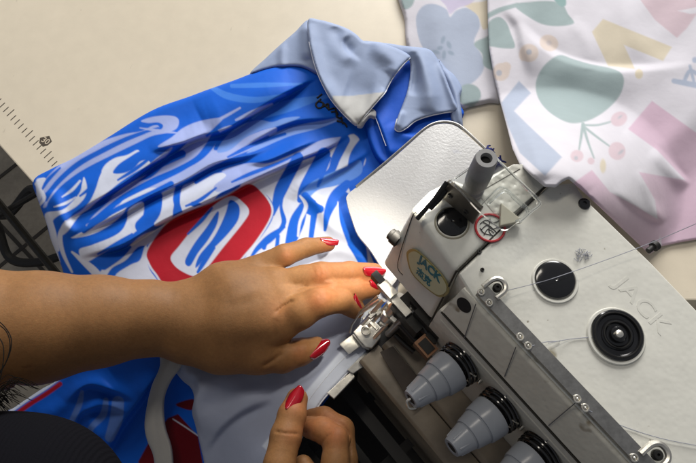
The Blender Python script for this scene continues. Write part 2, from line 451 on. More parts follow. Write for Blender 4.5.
def zj(X, Y):
    z = .45+folds(X, Y, fo)+ridges(X, Y, rd)
    z += .06*wob(X, Y, 34, 0)+.015*wob(X, Y, 11, 9)
    z += 1.0*smst(X*.25+(260-Y)*.9, 20, 190)*0+.55*np.exp(-((X-330)/60)**2-((Y-95)/40)**2)
    z += edge_drop(X, Y)*np.where(X < 230, 1, smst(330-X, 0, 100))
    return z
K = []
def Wp(c, *p): K.append(('p', c, p))
def St(c, *p): K.append(('s', c, p))
# far-left stripes (tile photo coordinates)
Wp(LAV, (158,125.5),(158,129),(150,133),(130,136),(110,144),(95,152),(82,161),(70,171),(57,181),(48,190),(42,197),(40,203),(36,196),(42,184),(52,172),(66,160),(78,153),(90,146),(105,140),(125,134),(142,131),(152,126))
Wp(LAV, (141,121),(152,117),(166,115.5),(176,117),(179,122),(176,129),(166,133),(152,136),(135,144),(112,155),(90,166),(75,175),(60,187),(50,199),(46,207),(43,206),(52,191),(66,177),(85,163),(108,150),(130,140),(148,133),(160,130),(163,125.5),(158,122.5),(148,123))
Wp(WH, (84,177),(87,187),(85,197),(77,206),(67,212),(58,216),(52,224),(56,245),(60,262),(53,250),(49,232),(45,214),(62,210),(72,202),(80,192),(82,184))
Wp(WH, (36,181),(41,178),(46,179),(44,190),(40,200),(37,196))
Wp(WH, (137,150),(127,155),(115,158),(105,165),(100,175),(96,188),(90,201),(82,210),(70,218),(62,225),(61,235),(68,231),(80,215),(92,207),(105,195),(117,188),(135,178),(150,165),(146,160),(138,163),(131,170),(124,168),(130,160),(139,153))
Wp(LAV, (172,147),(158,157),(145,168),(130,180),(113,191),(98,201),(90,210),(94,209),(108,200),(122,191),(140,180),(155,167),(168,154))
Wp(LAV, (192,139),(206,136),(204,150),(190,162),(175,175),(160,185),(140,193),(122,200),(107,210),(97,219),(89,226),(86,225),(94,215),(106,204),(118,192),(132,183),(150,178),(165,165),(178,152))
Wp(LAV, (212,134),(216,140),(214,150),(224,150),(205,163),(182,176),(165,186),(145,196),(127,205),(118,212),(112,222),(106,224),(112,210),(122,202),(134,196),(152,186),(172,173),(195,160),(207,148))
Wp(LAV, (222,118),(200,121),(183,128),(172,137),(158,147),(185,143),(205,135),(216,126))
Wp(WH, (71,238),(90,235),(107,227),(122,215),(128,206),(143,197),(158,189),(150,188),(136,192),(124,199),(116,210),(105,220),(88,229))
Wp(WH, (79,250),(92,245),(112,237),(122,230),(127,220),(129,209),(143,202),(143,217),(140,227),(130,236),(115,246),(98,256),(85,262))
Wp(WH, (160,194),(180,186),(175,200),(173,210),(171,219),(155,226),(157,212),(160,202))
Wp(WH, (182,188),(190,183),(205,177),(218,173),(236,172),(243,178),(235,186),(220,193),(212,202),(203,206),(192,209),(183,214),(180,203))
St(BL, (193,204,5),(199,206,6),(204,208,5))
Wp(LAV, (223,150),(240,140),(255,133),(275,127),(275,134),(262,142),(250,150),(230,158),(205,170),(185,180),(168,189),(170,180),(190,170),(208,160))
Wp(LAV, (222,171),(235,166),(250,163),(268,163),(285,157),(305,148),(322,140),(340,137),(352,138),(345,142),(325,150),(300,160),(272,172),(252,180),(235,186),(218,192),(214,186),(226,176))
Wp(WH, (100,272),(115,260),(127,248),(141,236),(157,229),(171,221),(160,237),(150,245),(138,247),(126,260),(112,268),(104,279))
Wp(WH, (115,276),(130,265),(140,260),(145,246),(150,246),(147,258),(150,270),(158,284),(140,290),(120,290))
# upper shaded region: tone on tone stripes, shade painted into the pale ones
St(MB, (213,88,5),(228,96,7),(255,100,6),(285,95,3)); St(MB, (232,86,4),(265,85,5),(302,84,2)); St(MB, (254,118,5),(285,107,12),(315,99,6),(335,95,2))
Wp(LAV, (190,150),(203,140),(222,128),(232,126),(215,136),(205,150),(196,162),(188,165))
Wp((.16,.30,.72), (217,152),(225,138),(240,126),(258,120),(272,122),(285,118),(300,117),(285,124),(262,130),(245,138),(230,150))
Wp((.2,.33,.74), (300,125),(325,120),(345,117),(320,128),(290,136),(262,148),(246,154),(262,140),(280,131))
# right of the ring
Wp(WH, (240,186),(262,176),(290,165),(330,150),(354,134),(366,160),(352,180),(352,195),(395,262),(392,300),(330,300),(250,275),(245,258),(262,236),(272,220),(274,207),(264,193))
St(BL, (298,158,11),(288,176,12),(280,192,12),(273,214,4)); St(BL, (324,154,13),(313,175,14),(304,190,11),(300,200,6))
St(BL, (345,140,10),(336,158,9),(330,172,7),(312,184,5)); St(BL, (368,140,14),(358,156,16),(354,172,14),(348,182,6))
Wp((.10,.25,.70), (300,195),(312,182),(330,173),(348,166),(360,160),(362,172),(352,180),(335,186),(318,190),(306,200))  # flap shadow over the white print, painted as a mid-blue patch
St(BL, (305,196,8),(311,207,16),(320,209,8)); St(BL, (303,207,9),(297,222,15),(290,244,10),(287,256,4)); St(BL, (315,208,7),(313,222,6),(311,238,5))
St(BL, (347,184,8),(336,196,12),(328,212,8),(325,230,3)); St(BL, (345,196,8),(346,212,18),(352,232,20),(360,252,14),(366,272,5)); St(BL, (366,236,3),(376,258,8),(384,278,6))
St(BL, (252,256,3),(258,248,5),(270,238,8),(284,227,3)); St(BL, (268,238,3),(264,248,4)); St(BL,(278,236,4),(276,256,4))
# red number outline
St(BL, (158,128,2),(131,137,4),(104,150,5),(78,164,5),(56,184,5),(46,200,3)); Wp(BL, (113,173),(118,165),(128,158),(140,151),(147,153),(141,160),(134,168),(124,173))
St(BL, (216,134,8),(208,148,8),(196,160,6),(175,171,5),(152,181,5),(125,196,5),(104,212,5),(90,226,6))
St(BL, (182,154,8),(160,164,8),(136,176,7),(119,187,6),(98,205,6),(84,218,6),(74,230,5)); St(BL, (171,184,6),(150,194,5),(128,204,5),(107,215,5),(84,231,5))
St(BL, (178,188,6),(176,200,6),(180,213,6)); St(BL, (158,196,9),(154,212,13),(142,226,14)); St(BL, (150,122,2),(170,118.5,2),(173,124,2),(160,129,2)) if False else None
St(BL, (130,247,3),(120,256,6),(104,266,8)); St(BL, (168,226,3),(158,238,4),(148,246,3)); St(BL, (238,152,3),(262,141,4),(285,134,3)); St(BL, (196,182,4),(215,170,6),(240,158,5),(262,152,4))
St(BL, (60,168,2),(48,180,4),(42,190,2)); St(BL, (330,158,3),(322,176,4),(318,186,3)); St(BL, (285,188,2),(281,206,3),(284,222,5),(278,232,3))
St(WH, (36,184,3),(44,197,4),(39,206,2)); St(WH, (66,222,3),(60,236,5),(63,253,4),(72,272,2)); St(WH, (50,216,2),(54,232,4),(58,250,3)); St(WH, (72,252,2),(84,262,6),(95,272,8),(106,286,6))
St(WH, (62,197,1),(72,190,3),(80,181,2)); St(LAV, (236,120,2),(252,113,5),(272,104,2)); St(LAV, (140,128,1),(160,131,3),(178,133,1)); St(WH, (54,207,1),(66,203,3),(76,197,1))
St(WH, (300,196,2),(306,206,4),(300,222,3),(298,236,2)); St(WH, (352,200,1),(362,222,4),(372,246,3)); St(WH, (338,202,1),(338,222,4),(346,244,3))
St(BL, (112,205,2),(132,194,3),(158,181,4),(184,168,4),(203,154,2)); St(BL, (228,157,2),(246,148,4),(268,137,3)); St(BL, (232,182,2),(250,174,4),(276,164,3),(300,153,2)); St(BL, (84,224,2),(100,216,4),(114,206,3))
St(BL, (80,196,2),(92,186,4),(100,172,3)); St(BL, (118,180,2),(134,170,4),(150,158,3)); St(BL, (98,254,2),(116,244,4),(132,234,2)); St(BL, (186,206,2),(200,200,4),(216,188,2)); St(LAV, (208,124,1),(222,118,3),(240,108,2))
ring_o = [(249,184),(262,193),(271,207),(269,220),(255,242),(240,260),(222,286),(172,288),(156,273),(149,262),(147,252),(157,235),(170,221),(190,211),(211,203),(230,194)]
ring_i = [(231,197),(243,204),(248,212),(243,222),(222,247),(205,269),(195,275),(182,270),(174,263),(172,256),(180,246),(195,228),(213,207)]
def grow(P, k):
    P = np.array(P, float); c = P.mean(0); v = P-c; return [tuple(x) for x in c+v*(1+k/np.linalg.norm(v, axis=1))[:, None]]
Wp(WH, *grow(ring_o, 2)); Wp(RD, *ring_o); Wp(WH, *grow(ring_i, 1.2))
Wp(BL, (230,200),(239,206),(238,220),(226,236),(210,252),(196,268),(199,256),(212,240),(220,226),(226,212))
Wp(BL, (218,211),(217,224),(208,240),(198,253),(190,266),(185,261),(194,244),(206,228))
St(BL, (212,208,2),(202,220,4),(188,234,2)); St(BL, (214,248,3),(204,262,5),(198,272,3))
# lower left
PAL = (.11, .21, .55)
St(PAL, (82,392,4),(79,405,6),(70,424,5)); St(PAL, (106,400,5),(103,415,7),(90,430,6),(93,445,9),(110,450,5)); St(PAL, (118,402,12),(116,420,13),(110,437,10))
St(RD, (60,384,4.5),(46,394,4.5),(30,404,4.5),(12,417,4.5)); St(WH, (58,379,3.5),(44,389,3.5),(28,399,3.5),(8,413,3.5))
K.append(('k', (.13,.003,.008), [(168,418),(178,414),(198,436),(204,470),(150,475),(138,462),(150,440)])); St(WH, (173,419,1),(187,428,1.2),(200,437,1));  # the number's red, darkened in the colour for the shade it lies in
K.append(('p', (.13,.003,.008), [(176,404),(192,399),(198,404),(192,410),(182,408)]))  # smaller patch of that red, shade put into the colour
K.append(('p', BL, [(60,385),(60,385.1),(60.1,385)]))
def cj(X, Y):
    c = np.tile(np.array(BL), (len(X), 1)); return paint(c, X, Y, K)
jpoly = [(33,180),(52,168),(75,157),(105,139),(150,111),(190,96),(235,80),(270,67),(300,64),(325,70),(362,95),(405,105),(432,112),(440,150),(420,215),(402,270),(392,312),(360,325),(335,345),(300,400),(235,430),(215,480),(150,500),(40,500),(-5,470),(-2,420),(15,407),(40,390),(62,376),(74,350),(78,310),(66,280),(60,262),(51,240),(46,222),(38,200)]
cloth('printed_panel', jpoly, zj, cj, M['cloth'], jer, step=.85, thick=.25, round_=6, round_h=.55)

def solid(c): return lambda X, Y: np.tile(np.array(c), (len(X), 1))
# folded-back reverse side at the top
pA0 = [(250,74),(266,58),(280,45),(295,32),(308,20),(316,30),(324,60),(330,78),(318,74),(300,67),(275,68)]
cloth('back_panel', pA0, lambda X, Y: 1.35+ridges(X, Y, [([(283,42),(282,60),(284,72)], .25, 4), ([(306,22),(308,60)], .5, 6)])+.05*wob(X, Y, 14, 3)-.012*(300-X), solid(GB), M['cloth'], jer, thick=.9, round_=4, round_h=.5)
pD = [(366,92),(386,84),(412,58),(428,80),(462,108),(458,122),(438,134),(405,162),(380,162),(366,130)]
cloth('collar_inside', pD, lambda X, Y: 1.3+folds(X, Y, [([(372,108),(384,140),(390,160)], .5, 12, 6, -1, 1.5), ([(398,120),(404,132),(420,135)], .4, 9, 6, 1, 2)])+.06*wob(X, Y, 16, 5), solid((.004,.09,.56)), M['cloth'], jer, thick=.3)
pC = [(362,41),(385,43),(405,46),(428,49),(437,58),(443,70),(449,86),(455,101),(459,111),(447,112.5),(430,116),(416,121),(407,128),(400,131.5),(395,129),(397,119),(402,106),(407,92),(410,76),(410,62),(404,54),(385,50)]
def zC(X, Y): return 2.0+ridges(X, Y, [([(406,46),(420,62),(430,90),(428,112)], .75, 9), ([(440,62),(452,92),(458,110)], .45, 5), ([(400,110),(396,128)], .4, 5)])-ridges(X, Y, [([(412,52),(416,70),(412,95)], .6, 5)])+.05*wob(X, Y, 15, 2)
cloth('side_panel', pC, zC, solid(GB), M['cloth'], jer, thick=.12, round_=3, round_h=.25)
pE = [(438,60),(447,69),(455,76),(462,88),(460,98),(462,115),(462,128),(452,122),(448,95)]
cloth('side_panel_fold', pE, lambda X, Y: 1.7+ridges(X, Y, [([(445,68),(456,95),(460,125)], .5, 4)]), solid(GB), M['cloth'], jer, thick=.5, round_=3, round_h=.4)
pA = [(308,20),(320,20),(335,24),(348,29),(357,35),(364,41),(380,43),(396,48),(408,54),(410.5,58),(405,63),(399,70),(393,78),(388,87),(385,93),(378,101),(372,108),(366,115),(361,121),(357,125.5),(351,122),(341,112),(331,100),(324,88),(318,75),(313,60),(309,42)]
def zA(X, Y):
    z = 2.3+ridges(X, Y, [([(309,24),(313,55),(322,82),(345,112)], .55, 8), ([(372,44),(395,62),(392,75)], .5, 9), ([(358,122),(372,106),(386,90)], .5, 5)])
    z -= ridges(X, Y, [([(336,26),(341,42),(352,54)], .35, 7), ([(345,88),(372,96)], .35, 16)])
    z += folds(X, Y, [([(352,34),(344,41),(348,52),(362,62)], .30, 9, 6, 1, 2.2)])
    return z+.05*wob(X, Y, 15, 6)+.02*wob(X, Y, 6, 11)+.004*(120-Y)
def cA(X, Y):
    c = np.tile(np.array(GB), (len(X), 1)); return paint(c, X, Y, [('k', (.47,.47,.46), [(333,96),(350,96),(388,91.5),(388,140),(330,140)])], .5)
flap = cloth('folded_neck_panel', pA, zA, cA, M['cloth'], jer, thick=.12, round_=3, round_h=.3)
# curled tape at the neck, neck seams
pT = [(357,126),(361,120),(367,113),(372,109),(376,112),(375,118),(370,117),(366,121),(362,127)]
cloth('neck_tape', pT, lambda X, Y: 2.2+ridges(X, Y, [([(360,124),(372,111)], .35, 3)]), solid((.40,.40,.40)), M['cloth'], jer, thick=.2, round_=2, round_h=.2)
def zpt(zf, pts, up=.06):
    X = np.array([p[0] for p in pts], float); Y = np.array([p[1] for p in pts], float)
    return at(X, Y, zf(X, Y)+up)
bm = bmesh.new()
def seam(bm, zf, pts, r=.05, up=.03, seg=6):
    Q = crom(pts, 8); P = zpt(zf, Q, up); tube(bm, list(P), r, seg)
seam(bm, zC, pC[8:16], .055, -.18); seam(bm, zA, pA[9:20], .05, -.22)
seam(bm, lambda X, Y: 1.5+0*X, [(373,112),(378,124),(383,138),(386,146)], .035, .1)
seam(bm, zA, pA[20:27], .035, -.22)
bm_obj('edge_stitching', bm, M['hemthread'], jer, smooth=True)
# black size print at the neck
bm = bmesh.new()
for pts in ([(318,101),(323,103),(322,107),(318,108),(316,104),(321,99)], [(317,98),(322,94)], [(323,107),(328,104),(329,109),(334,108)], [(324,104),(329,110)], [(331,112),(336,112),(337,117),(342,119)], [(335,108),(338,115)], [(337,121),(344,123),(347,127)], [(341,117),(343,124)]):
    seam(bm, zj, pts, .085, .08)
bm_obj('neck_print', bm, M['rubber'], jer, smooth=True)
# lower grey-blue panel being sewn, lining band
def zL(X, Y):
    z = 1.15+folds(X, Y, [([(192,372),(197,388),(193,402),(196,420),(203,440)], .8, 14, 7, -1, 2.5), ([(205,455),(222,430),(245,412),(275,400)], .5, 14, 10, -1, 4), ([(178,352),(182,372),(196,384)], .4, 9, 6, -1, 3)])
    z += ridges(X, Y, [([(285,440),(300,405),(335,362),(360,338)], .22, 7), ([(215,372),(250,395),(290,380)], .3, 12)])
    z += edge_drop(X, Y)*smst(310-X, 0, 120)*.8+.06*wob(X, Y, 22, 8)+.35*smst(X, 250, 330)
    return z
pL = [(168,346),(200,340),(262,330),(320,300),(352,284),(380,300),(378,330),(371,346),(366,354),(354,366),(340,381),(328,394),(318,407),(308,425),(296,450),(285,490),(210,490),(204,462),(199,440),(195,424),(192,412),(194,398),(191,388),(182,380),(172,366)]
def cL(X, Y):
    c = np.tile(np.array((.37,.41,.54)), (len(X), 1))
    return paint(c, X, Y, [('k', (.64,.70,.82), [(290,470),(262,446),(300,398),(352,338),(372,300),(420,300),(400,360),(330,430)])], 1.2)  # same cloth, strip by the needle painted paler to carry the lamplight
cloth('grey_side_panel', pL, zL, cL, M['cloth'], jer, thick=.12, round_=3, round_h=.25)
pB = [(160,338),(188,338),(187,352),(181,366),(170,382),(164,400),(165,425),(172,450),(172,480),(158,480),(153,455),(147,440),(144.5,425),(147,405),(152,385),(160,365)]
def zB(X, Y): return 1.9+ridges(X, Y, [([(176,345),(160,380),(152,420),(160,470)], .5, 7)])+edge_drop(X, Y)*.9
cloth('lining_band', pB, zB, solid((.43,.42,.40)), M['cloth'], jer, thick=.12, round_=3, round_h=.3)
bm = bmesh.new()
seam(bm, zL, [(371,347),(366,354),(354,366),(340,381),(328,394),(318,407),(308,425),(296,450)], .06, -.15)
seam(bm, zL, [(372,330),(350,352),(330,373),(309,400),(292,430)], .022, .01)
bm_obj('hem_stitching', bm, M['hemthread'], jer, smooth=True)
# dark blue strip seen below the hem
pU = [(300,402),(322,392),(330,394),(318,412),(306,432),(292,440)]
cloth('hem_underlayer', pU, lambda X, Y: .55+0*X, solid((.004,.07,.42)), M['cloth'], jer, thick=.1)
# ------------------------------------------------------------------ floral fabrics
OW = (.62, .605, .66); GN = (.30, .375, .385); BB = (.37, .42, .53); PK = (.57, .42, .52); PP = (.56,.45,.50); YL = (.58, .52, .41); OR = (.59, .51, .47); GY = (.38, .39, .44)
K1 = [('p', BB, [(416,20),(420,9),(428,4),(438,5),(447,10),(450,17),(456,11),(466,8),(476,13),(480,26),(474,42),(481,54),(484,68),(476,80),(462,87),(448,78),(432,60),(420,42)]),
      ('e', GN, (469,95,12,11,0)), ('p', GN, [(474,44),(484,38),(496,36),(496,68),(484,66),(482,54)]), ('p', YL, [(463,4),(480,2),(495,0),(495,18),(484,30),(478,16),(468,8)]),
      ('p', (.50,.46,.60), [(440,-4),(474,-4),(470,4),(458,8),(450,14),(446,6)]), ('p', GN, [(402,-4),(414,-4),(412,6),(404,9)])]
for e in ((443,40,2,4,.3), (449,45,2.2,4,-.4), (444,55,2,4.5,.1), (436,52,4,2,.3), (451,53,3.5,2,.5), (440,48,3,2,-.3)): K1.append(('e', (.27,.33,.42), e))
def c1(X, Y): return paint(np.tile(np.array(OW), (len(X), 1)), X, Y, K1, .9)
f1 = [(404,-30),(405,20),(407,44),(415,60),(440,80),(452,98),(460,107),(472,105),(490,101),(505,98),(520,60),(520,-30)]
def z1(X, Y): return .7+ridges(X, Y, [([(498,60),(497,98)], .3, 6), ([(430,-10),(445,60),(458,108)], .3, 14)])+.12*wob(X, Y, 34, 4)+.03*wob(X, Y, 12, 1)
fab1 = cloth('floral_fabric', f1, z1, c1, M['cotton'], None, step=1.2, thick=.35, round_=4, round_h=.3, origin=at(450, 40, 0))
tag(fab1, 'off-white fabric printed with one big blue-grey flower, behind the jersey', 'fabric')
K2 = [('p', GN, [(488,24),(498,17),(506,22),(511,34),(515,47),(506,48.5),(494,47),(488,44)]), ('s', GN, [(486,17,5),(500,10,5),(517,5,4)]),
      ('p', GN, [(514,5),(530,2),(548,1),(562,4),(568,14),(574,23),(562,26),(545,25),(530,18)]), ('p', (.24,.36,.36), [(552,-4),(564,-4),(566,5),(560,6)]),
      ('e', OR, (529,53,9.5,9,0)), ('e', OR, (523,55,4,6,0)), ('e', OR, (549,43,9.5,8,.4)), ('e', OR, (501,72,8.5,9,.5)), ('e', OR, (506,67,5,5,0)),
      ('e', GY, (529,52,2.8,2.8,0)), ('e', (.5,.45,.45), (549,43,2.8,2.6,0)), ('e', GY, (499,73,3,3,0)),
      ('p', GN, [(560,55),(573,59),(590,64),(610,68),(621,73),(624,82),(620,95),(611,106),(598,116),(584,122),(570,123),(556,117),(544,107),(537,95),(536,82),(541,70),(549,61)]),
      ('k', BB, [(519,81),(531,93),(514,111),(526,123),(562,157),(545,176),(520,153),(508,126),(501,103)]),
      ('k', YL, [(603,19),(672,47),(663,61),(624,45),(635,69),(608,66),(592,32)]), ('e', YL, (639,74,4,5,0)),
      ('k', PP, [(636,-6),(720,-8),(696,15),(687,28),(677,38),(655,20)]), ('k', OW, [(678,11),(712,4),(712,12),(690,14)]),
      ('s', BB, [(674,81,5),(684,83,5.5),(700,86,6)]), ('s', BB, [(684,82,4),(690,71,4),(700,76,4)]), ('e', BB, (695,60,3,3,0)), ('s', BB, [(690,66,3),(694,82,3)]),
      ('k', PK, [(652,101),(712,144),(712,184),(687,182),(657,150),(628,129)]), ('k', PK, [(639,172),(700,183),(712,180),(712,250),(664,262),(655,200)]),
      ('k', PK, [(592,170),(610,192),(636,206),(662,222),(656,262),(600,240),(566,188)]),
      ('s', GN, [(583,124,3.2),(581,138,2.6),(579,150,1.6)]), ('s', GN, [(583,125,3),(588,142,2.4),(594,158,1.5)]), ('s', GN, [(583,126,2.5),(597,137,2.2),(612,148,1.6)]), ('s', GN, [(583,125,2),(598,125,2),(613,121,1.6)]),
      ('e', PP, (619,119,8.5,7,-.5)), ('e', PP, (617,151,8.5,9,-.3)), ('e', PP, (577,156,6.5,6,0)), ('e', PP, (591,161,3.5,3.5,0)), ('e', YL, (603,166,3,7,0)),
      ('e', GY, (621,152,1.4,3.5,.9)), ('e', GY, (576,158,2,2,0)), ('e', GY, (620,117,1,2.5,.9))]
def c2(X, Y): return paint(np.tile(np.array(OW), (len(X), 1)), X, Y, K2, .9)
f2 = [(487,-30),(488,20),(489,45),(494,75),(500,100),(507,125),(513,148),(520,163),(532,175),(545,186),(556,186.5),(563,181),(569,178),(576,184),(584,191),(600,206),(625,230),(650,254),(662,246),(680,242),(715,236),(760,230),(760,-30)]
def z2(X, Y):
    z = 1.6+folds(X, Y, [([(520,20),(535,38),(560,56),(600,67),(640,68),(700,62)], .65, 24, 14, 1, 4), ([(500,8),(515,25),(522,50),(530,80)], .3, 12, 10, -1, 5), ([(655,145),(672,165),(690,184)], .45, 10, 6, 1, 2), ([(610,190),(640,212),(665,224)], .4, 10, 8, -1, 3)])
    z += ridges(X, Y, [([(570,22),(588,42),(592,70)], .18, 8), ([(618,-10),(632,30),(655,60),(700,66)], .22, 12), ([(550,125),(570,165),(590,190)], .3, 8), ([(625,130),(650,150),(685,190)], .3, 8), ([(505,100),(530,140),(545,180)], .3, 7), ([(640,170),(650,200),(664,222)], .3, 5)])
    z += .10*wob(X, Y, 38, 12)+.04*wob(X, Y, 13, 16)
    z += 14.6*smst(-np.hypot((X-548)/1.25, Y-196), -110, -22)
    z -= 1.2*smst(X+Y*.9, 790, 860)
    return z
fab2 = cloth('floral_fabric', f2, z2, c2, M['cotton'], None, step=1.1, thick=.12, round_=2, round_h=.1, sharp=True, origin=at(600, 100, 0))
tag(fab2, 'off-white fabric with pink blocks, a green oval and sprigs, draped over the machine corner', 'fabric')
# ------------------------------------------------------------------ sewing machine
mc = empty('overlock_machine', at(520, 330, 0), 'off-white industrial overlock sewing machine with grey tension knobs and black oil caps', 'sewing machine')
A, B = at(477, 299, 15), at(560, 387, 15)
U = (B-A)/np.linalg.norm(B-A); NF = np.array([U[1], -U[0], 0.]); UPZ = np.array([0, 0, 1.])
if NF[1] > 0: NF = -NF
def off(p, f=0, dz=0, u=0): return np.asarray(p)+NF*f+UPZ*dz+U*u
END = 34
# body: cross-section swept along U : top plate, sloped strip, lower panel, shelf
bm = bmesh.new()
pts_top = [(470,293),(463,299),(455,271),(548,183),(566,182),(583,197),(618,230),(650,262),(700,314),(900,520),(820,700)]
top = [at(x, y, 15) for x, y in pts_top]
poly = [at(472,296,15)]+[at(457,272,15), at(549,184,15), at(572,182,15), at(583,196,15), at(618,230,15), at(652,263,15), at(700,313,15)]
far = [at(700,313,15)+U*16, at(472,296,15)+U*END]
P = [at(472,296,15), at(458,273,15), at(549,185,15), at(575,182,15), at(584,197,15), at(618,230,15), at(652,263,15), at(700,313,15), at(700,313,15)+U*18, at(472,296,15)+U*END]
low = [np.array([p[0], p[1], .5]) for p in P]
loft(bm, [low, P]); bmesh.ops.recalc_face_normals(bm, faces=bm.faces); bev(bm, .22, 3)
bm_obj('body_housing', bm, M['white'], mc, smooth=True, angle=35)
# sloped strip + lower panel
ls = at(442, 311, 12.6)
def prof_loft(prof, u0, u1, base):
    b = bmesh.new(); loft(b, [[off(base, f, z-base[2], u0) for f, z in prof], [off(base, f, z-base[2], u1) for f, z in prof]]); bmesh.ops.recalc_face_normals(b, faces=b.faces); return b
base = at(474, 297.5, 15)
fs = (ls-base)@NF; us = (ls-base)@U
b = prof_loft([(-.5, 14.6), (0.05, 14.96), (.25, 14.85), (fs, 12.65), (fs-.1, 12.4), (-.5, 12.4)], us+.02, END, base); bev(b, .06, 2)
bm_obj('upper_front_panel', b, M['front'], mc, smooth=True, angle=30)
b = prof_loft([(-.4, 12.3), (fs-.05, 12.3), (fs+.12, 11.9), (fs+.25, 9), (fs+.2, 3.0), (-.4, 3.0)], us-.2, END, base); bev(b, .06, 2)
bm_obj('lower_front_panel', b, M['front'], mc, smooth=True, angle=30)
b = prof_loft([(-.4, 2.9), (fs+2.2, 2.9), (fs+2.5, 2.6), (fs+2.5, -7), (-.4, -7)], us-1.9, END, base); bev(b, .1, 2)
bm_obj('front_skirt', b, M['bed'], mc, smooth=True, angle=30)
b = prof_loft([(fs+2.55, 2.3), (fs+4.3, 2.3), (fs+4.5, 2.1), (fs+4.5, -8), (fs+2.55, -8)], us-2.2, END, base); bev(b, .08, 2)
bm_obj('chip_tray', b, M['bed'], mc, smooth=True, angle=30)
b = bmesh.new()
for f, z, w in ((fs+6.2, -3.5, .5), (fs+8.5, -5, .35), (fs+12, -6, .7)):
    box(b, off(base, f, z-15, 8), U, NF, UPZ, 14, w, .5, .08)
for u in (-1, 4, 9): box(b, off(base, fs+8.5, -6-15, u), U, NF, UPZ, .4, 5, .3, .05)
bm_obj('under_frame', b, M['rubber'], mc)
b = bmesh.new(); box(b, off(base, fs+9, -12-15, 8), U, NF, UPZ, 18, 12, .3)
bm_obj('oil_pan', b, M['rubber'], mc)
b = prism([(380,352),(393,346),(428,391),(413,407)], 2.9, 2.99, .02); bm_obj('dark_recess_plate', b, M['recess'], mc)  # raised dark plate painted as the shaded inside of an opening
b = bmesh.new(); tube(b, [at(394,345,3.05), at(429,391,3.05)], .05, 6); tube(b, [at(413,408,3.05), at(430,392,3.05)], .05, 6); bm_obj('recess_edge', b, M['bracket'], mc)
b = bmesh.new(); tube(b, [off(base, fs+.14, 11.6-15, us+.2), off(base, fs+.14, 11.6-15, END)], .06, 6); bm_obj('panel_lip', b, M['front'], mc, smooth=True)
for u_s in (2.2, 5.3, 8.6):
    b = bmesh.new(); tube(b, [off(base, fs+.17, 11.2-15, u_s), off(base, fs+.27, 3.0-15, u_s+.4)], .025, 6); bm_obj('thread', b, M['dthread'], mc)
# seam between strip and lower panel
b = bmesh.new(); tube(b, [off(base, fs+.02, 12.42-15, us), off(base, fs+.02, 12.42-15, END)], .07, 6)
bm_obj('panel_joint', b, M['seam'], mc)
# guide bar on the front top edge
g0, g1 = at(481, 290, 15.35), at(600, 416, 15.35)
gu = (g1-g0)/np.linalg.norm(g1-g0)
b = bmesh.new(); box(b, g0+gu*12+UPZ*0-NF*.0, gu, np.cross(UPZ, gu), UPZ, 12, .40, .16, .05)
gb = bm_obj('thread_guide_bar', b, M['steel'], mc)
for i, (x, y) in enumerate([(481,292),(489,303),(520,337),(528,346),(577,399),(585,408),(634,458)]):
    b = bmesh.new(); c = at(x, y, 15.55)
    ring = [c+(gu*math.cos(t)+np.cross(UPZ, gu)*math.sin(t))*.17+UPZ*.06 for t in np.linspace(0, 6.283, 13)]
    tube(b, ring, .06, 6); lathe(b, c-UPZ*.02, UPZ, [(0, .09), (.1, .08), (.14, .03)], 10)
    o = bm_obj('thread_eyelet', b, M['chrome'], gb, smooth=True)
def hook(x, y, s=1.0):
    b = bmesh.new(); c = at(x, y, 15.4); v = np.cross(UPZ, gu)
    pts = [c+(gu*a_+v*b_)*s for a_, b_ in ((-.55, -.6), (-.5, .1), (-.25, .45), (.15, .45), (.42, .15), (.42, -.5))]
    Q = crom(pts, 5); tube(b, [q+UPZ*.12 for q in Q], .16*s, 8)
    o = bm_obj('thread_hook', b, M['chrome'], gb, smooth=True)
    b = bmesh.new(); lathe(b, c-UPZ*.1, UPZ, [(0, .26*s), (.22, .26*s), (.3, .2*s), (.3, .08), (.18, .05)], 20)
    bm_obj('hook_screw', b, M['dark'], o, smooth=True)
hook(497, 288, 1.0); hook(657, 455, 1.1)
# oil caps
def disc_cap(name, x, y, r, z, m, prof, label=None):
    rc = rcm(x, y, z, r); b = bmesh.new(); lathe(b, at(x, y, z)-UPZ*.05, UPZ, [(h*rc, rr*rc) for h, rr in prof], 48)
    o = bm_obj(name, b, m, mc, smooth=True, angle=28)
    if label: o['label'] = label
    return o
def rimring(x, y, r, z, parent, w=.09, m='grime'):
    rc = rcm(x, y, z, r); b = bmesh.new(); c = at(x, y, z)
    tube(b, [c+np.array([math.cos(t), math.sin(t), 0])*rc for t in np.linspace(0, 6.2832, 49)], w, 6)
    return bm_obj('cap_rim', b, M[m], parent, smooth=True)
capp = [(0, 1), (.10, 1), (.16, .96), (.20, .86), (.24, .5), (.25, .1), (.22, .04)]
o = disc_cap('oil_cap', 555, 280, 20, 15, M['black'], capp, 'domed glossy black oil cap in the middle of the machine top'); rimring(555, 281, 21.8, 15.02, o, .1, 'white')
o = disc_cap('oil_cap', 452, 222, 15.5, 15.02, M['black'], capp, 'smaller black oil cap beside the bracket'); rimring(452, 223, 16.8, 15.03, o, .07, 'grime')
o = disc_cap('sight_glass', 617, 335, 25.5, 15, M['black'], [(0, 1), (.16, 1), (.20, .95), (.19, .84), (.10, .79), (.09, .64), (.15, .58), (.16, .50), (.10, .44), (.10, .34), (.25, .31), (.30, .26), (.30, .15), (.24, .1)], 'round black oil sight glass with raised hub')
rimring(616, 336, 27.2, 15.03, o, .12, 'white')
rc = rcm(617, 335, 15, 25.5)
b = bmesh.new(); lathe(b, at(617, 335, 15.2), UPZ, [(0, .16*rc), (.25*rc, .15*rc), (.3*rc, .08*rc), (.3*rc, .02)], 24); bm_obj('hub', b, M['chrome'], o, smooth=True)
b = bmesh.new(); c = at(617, 335, 15.13)
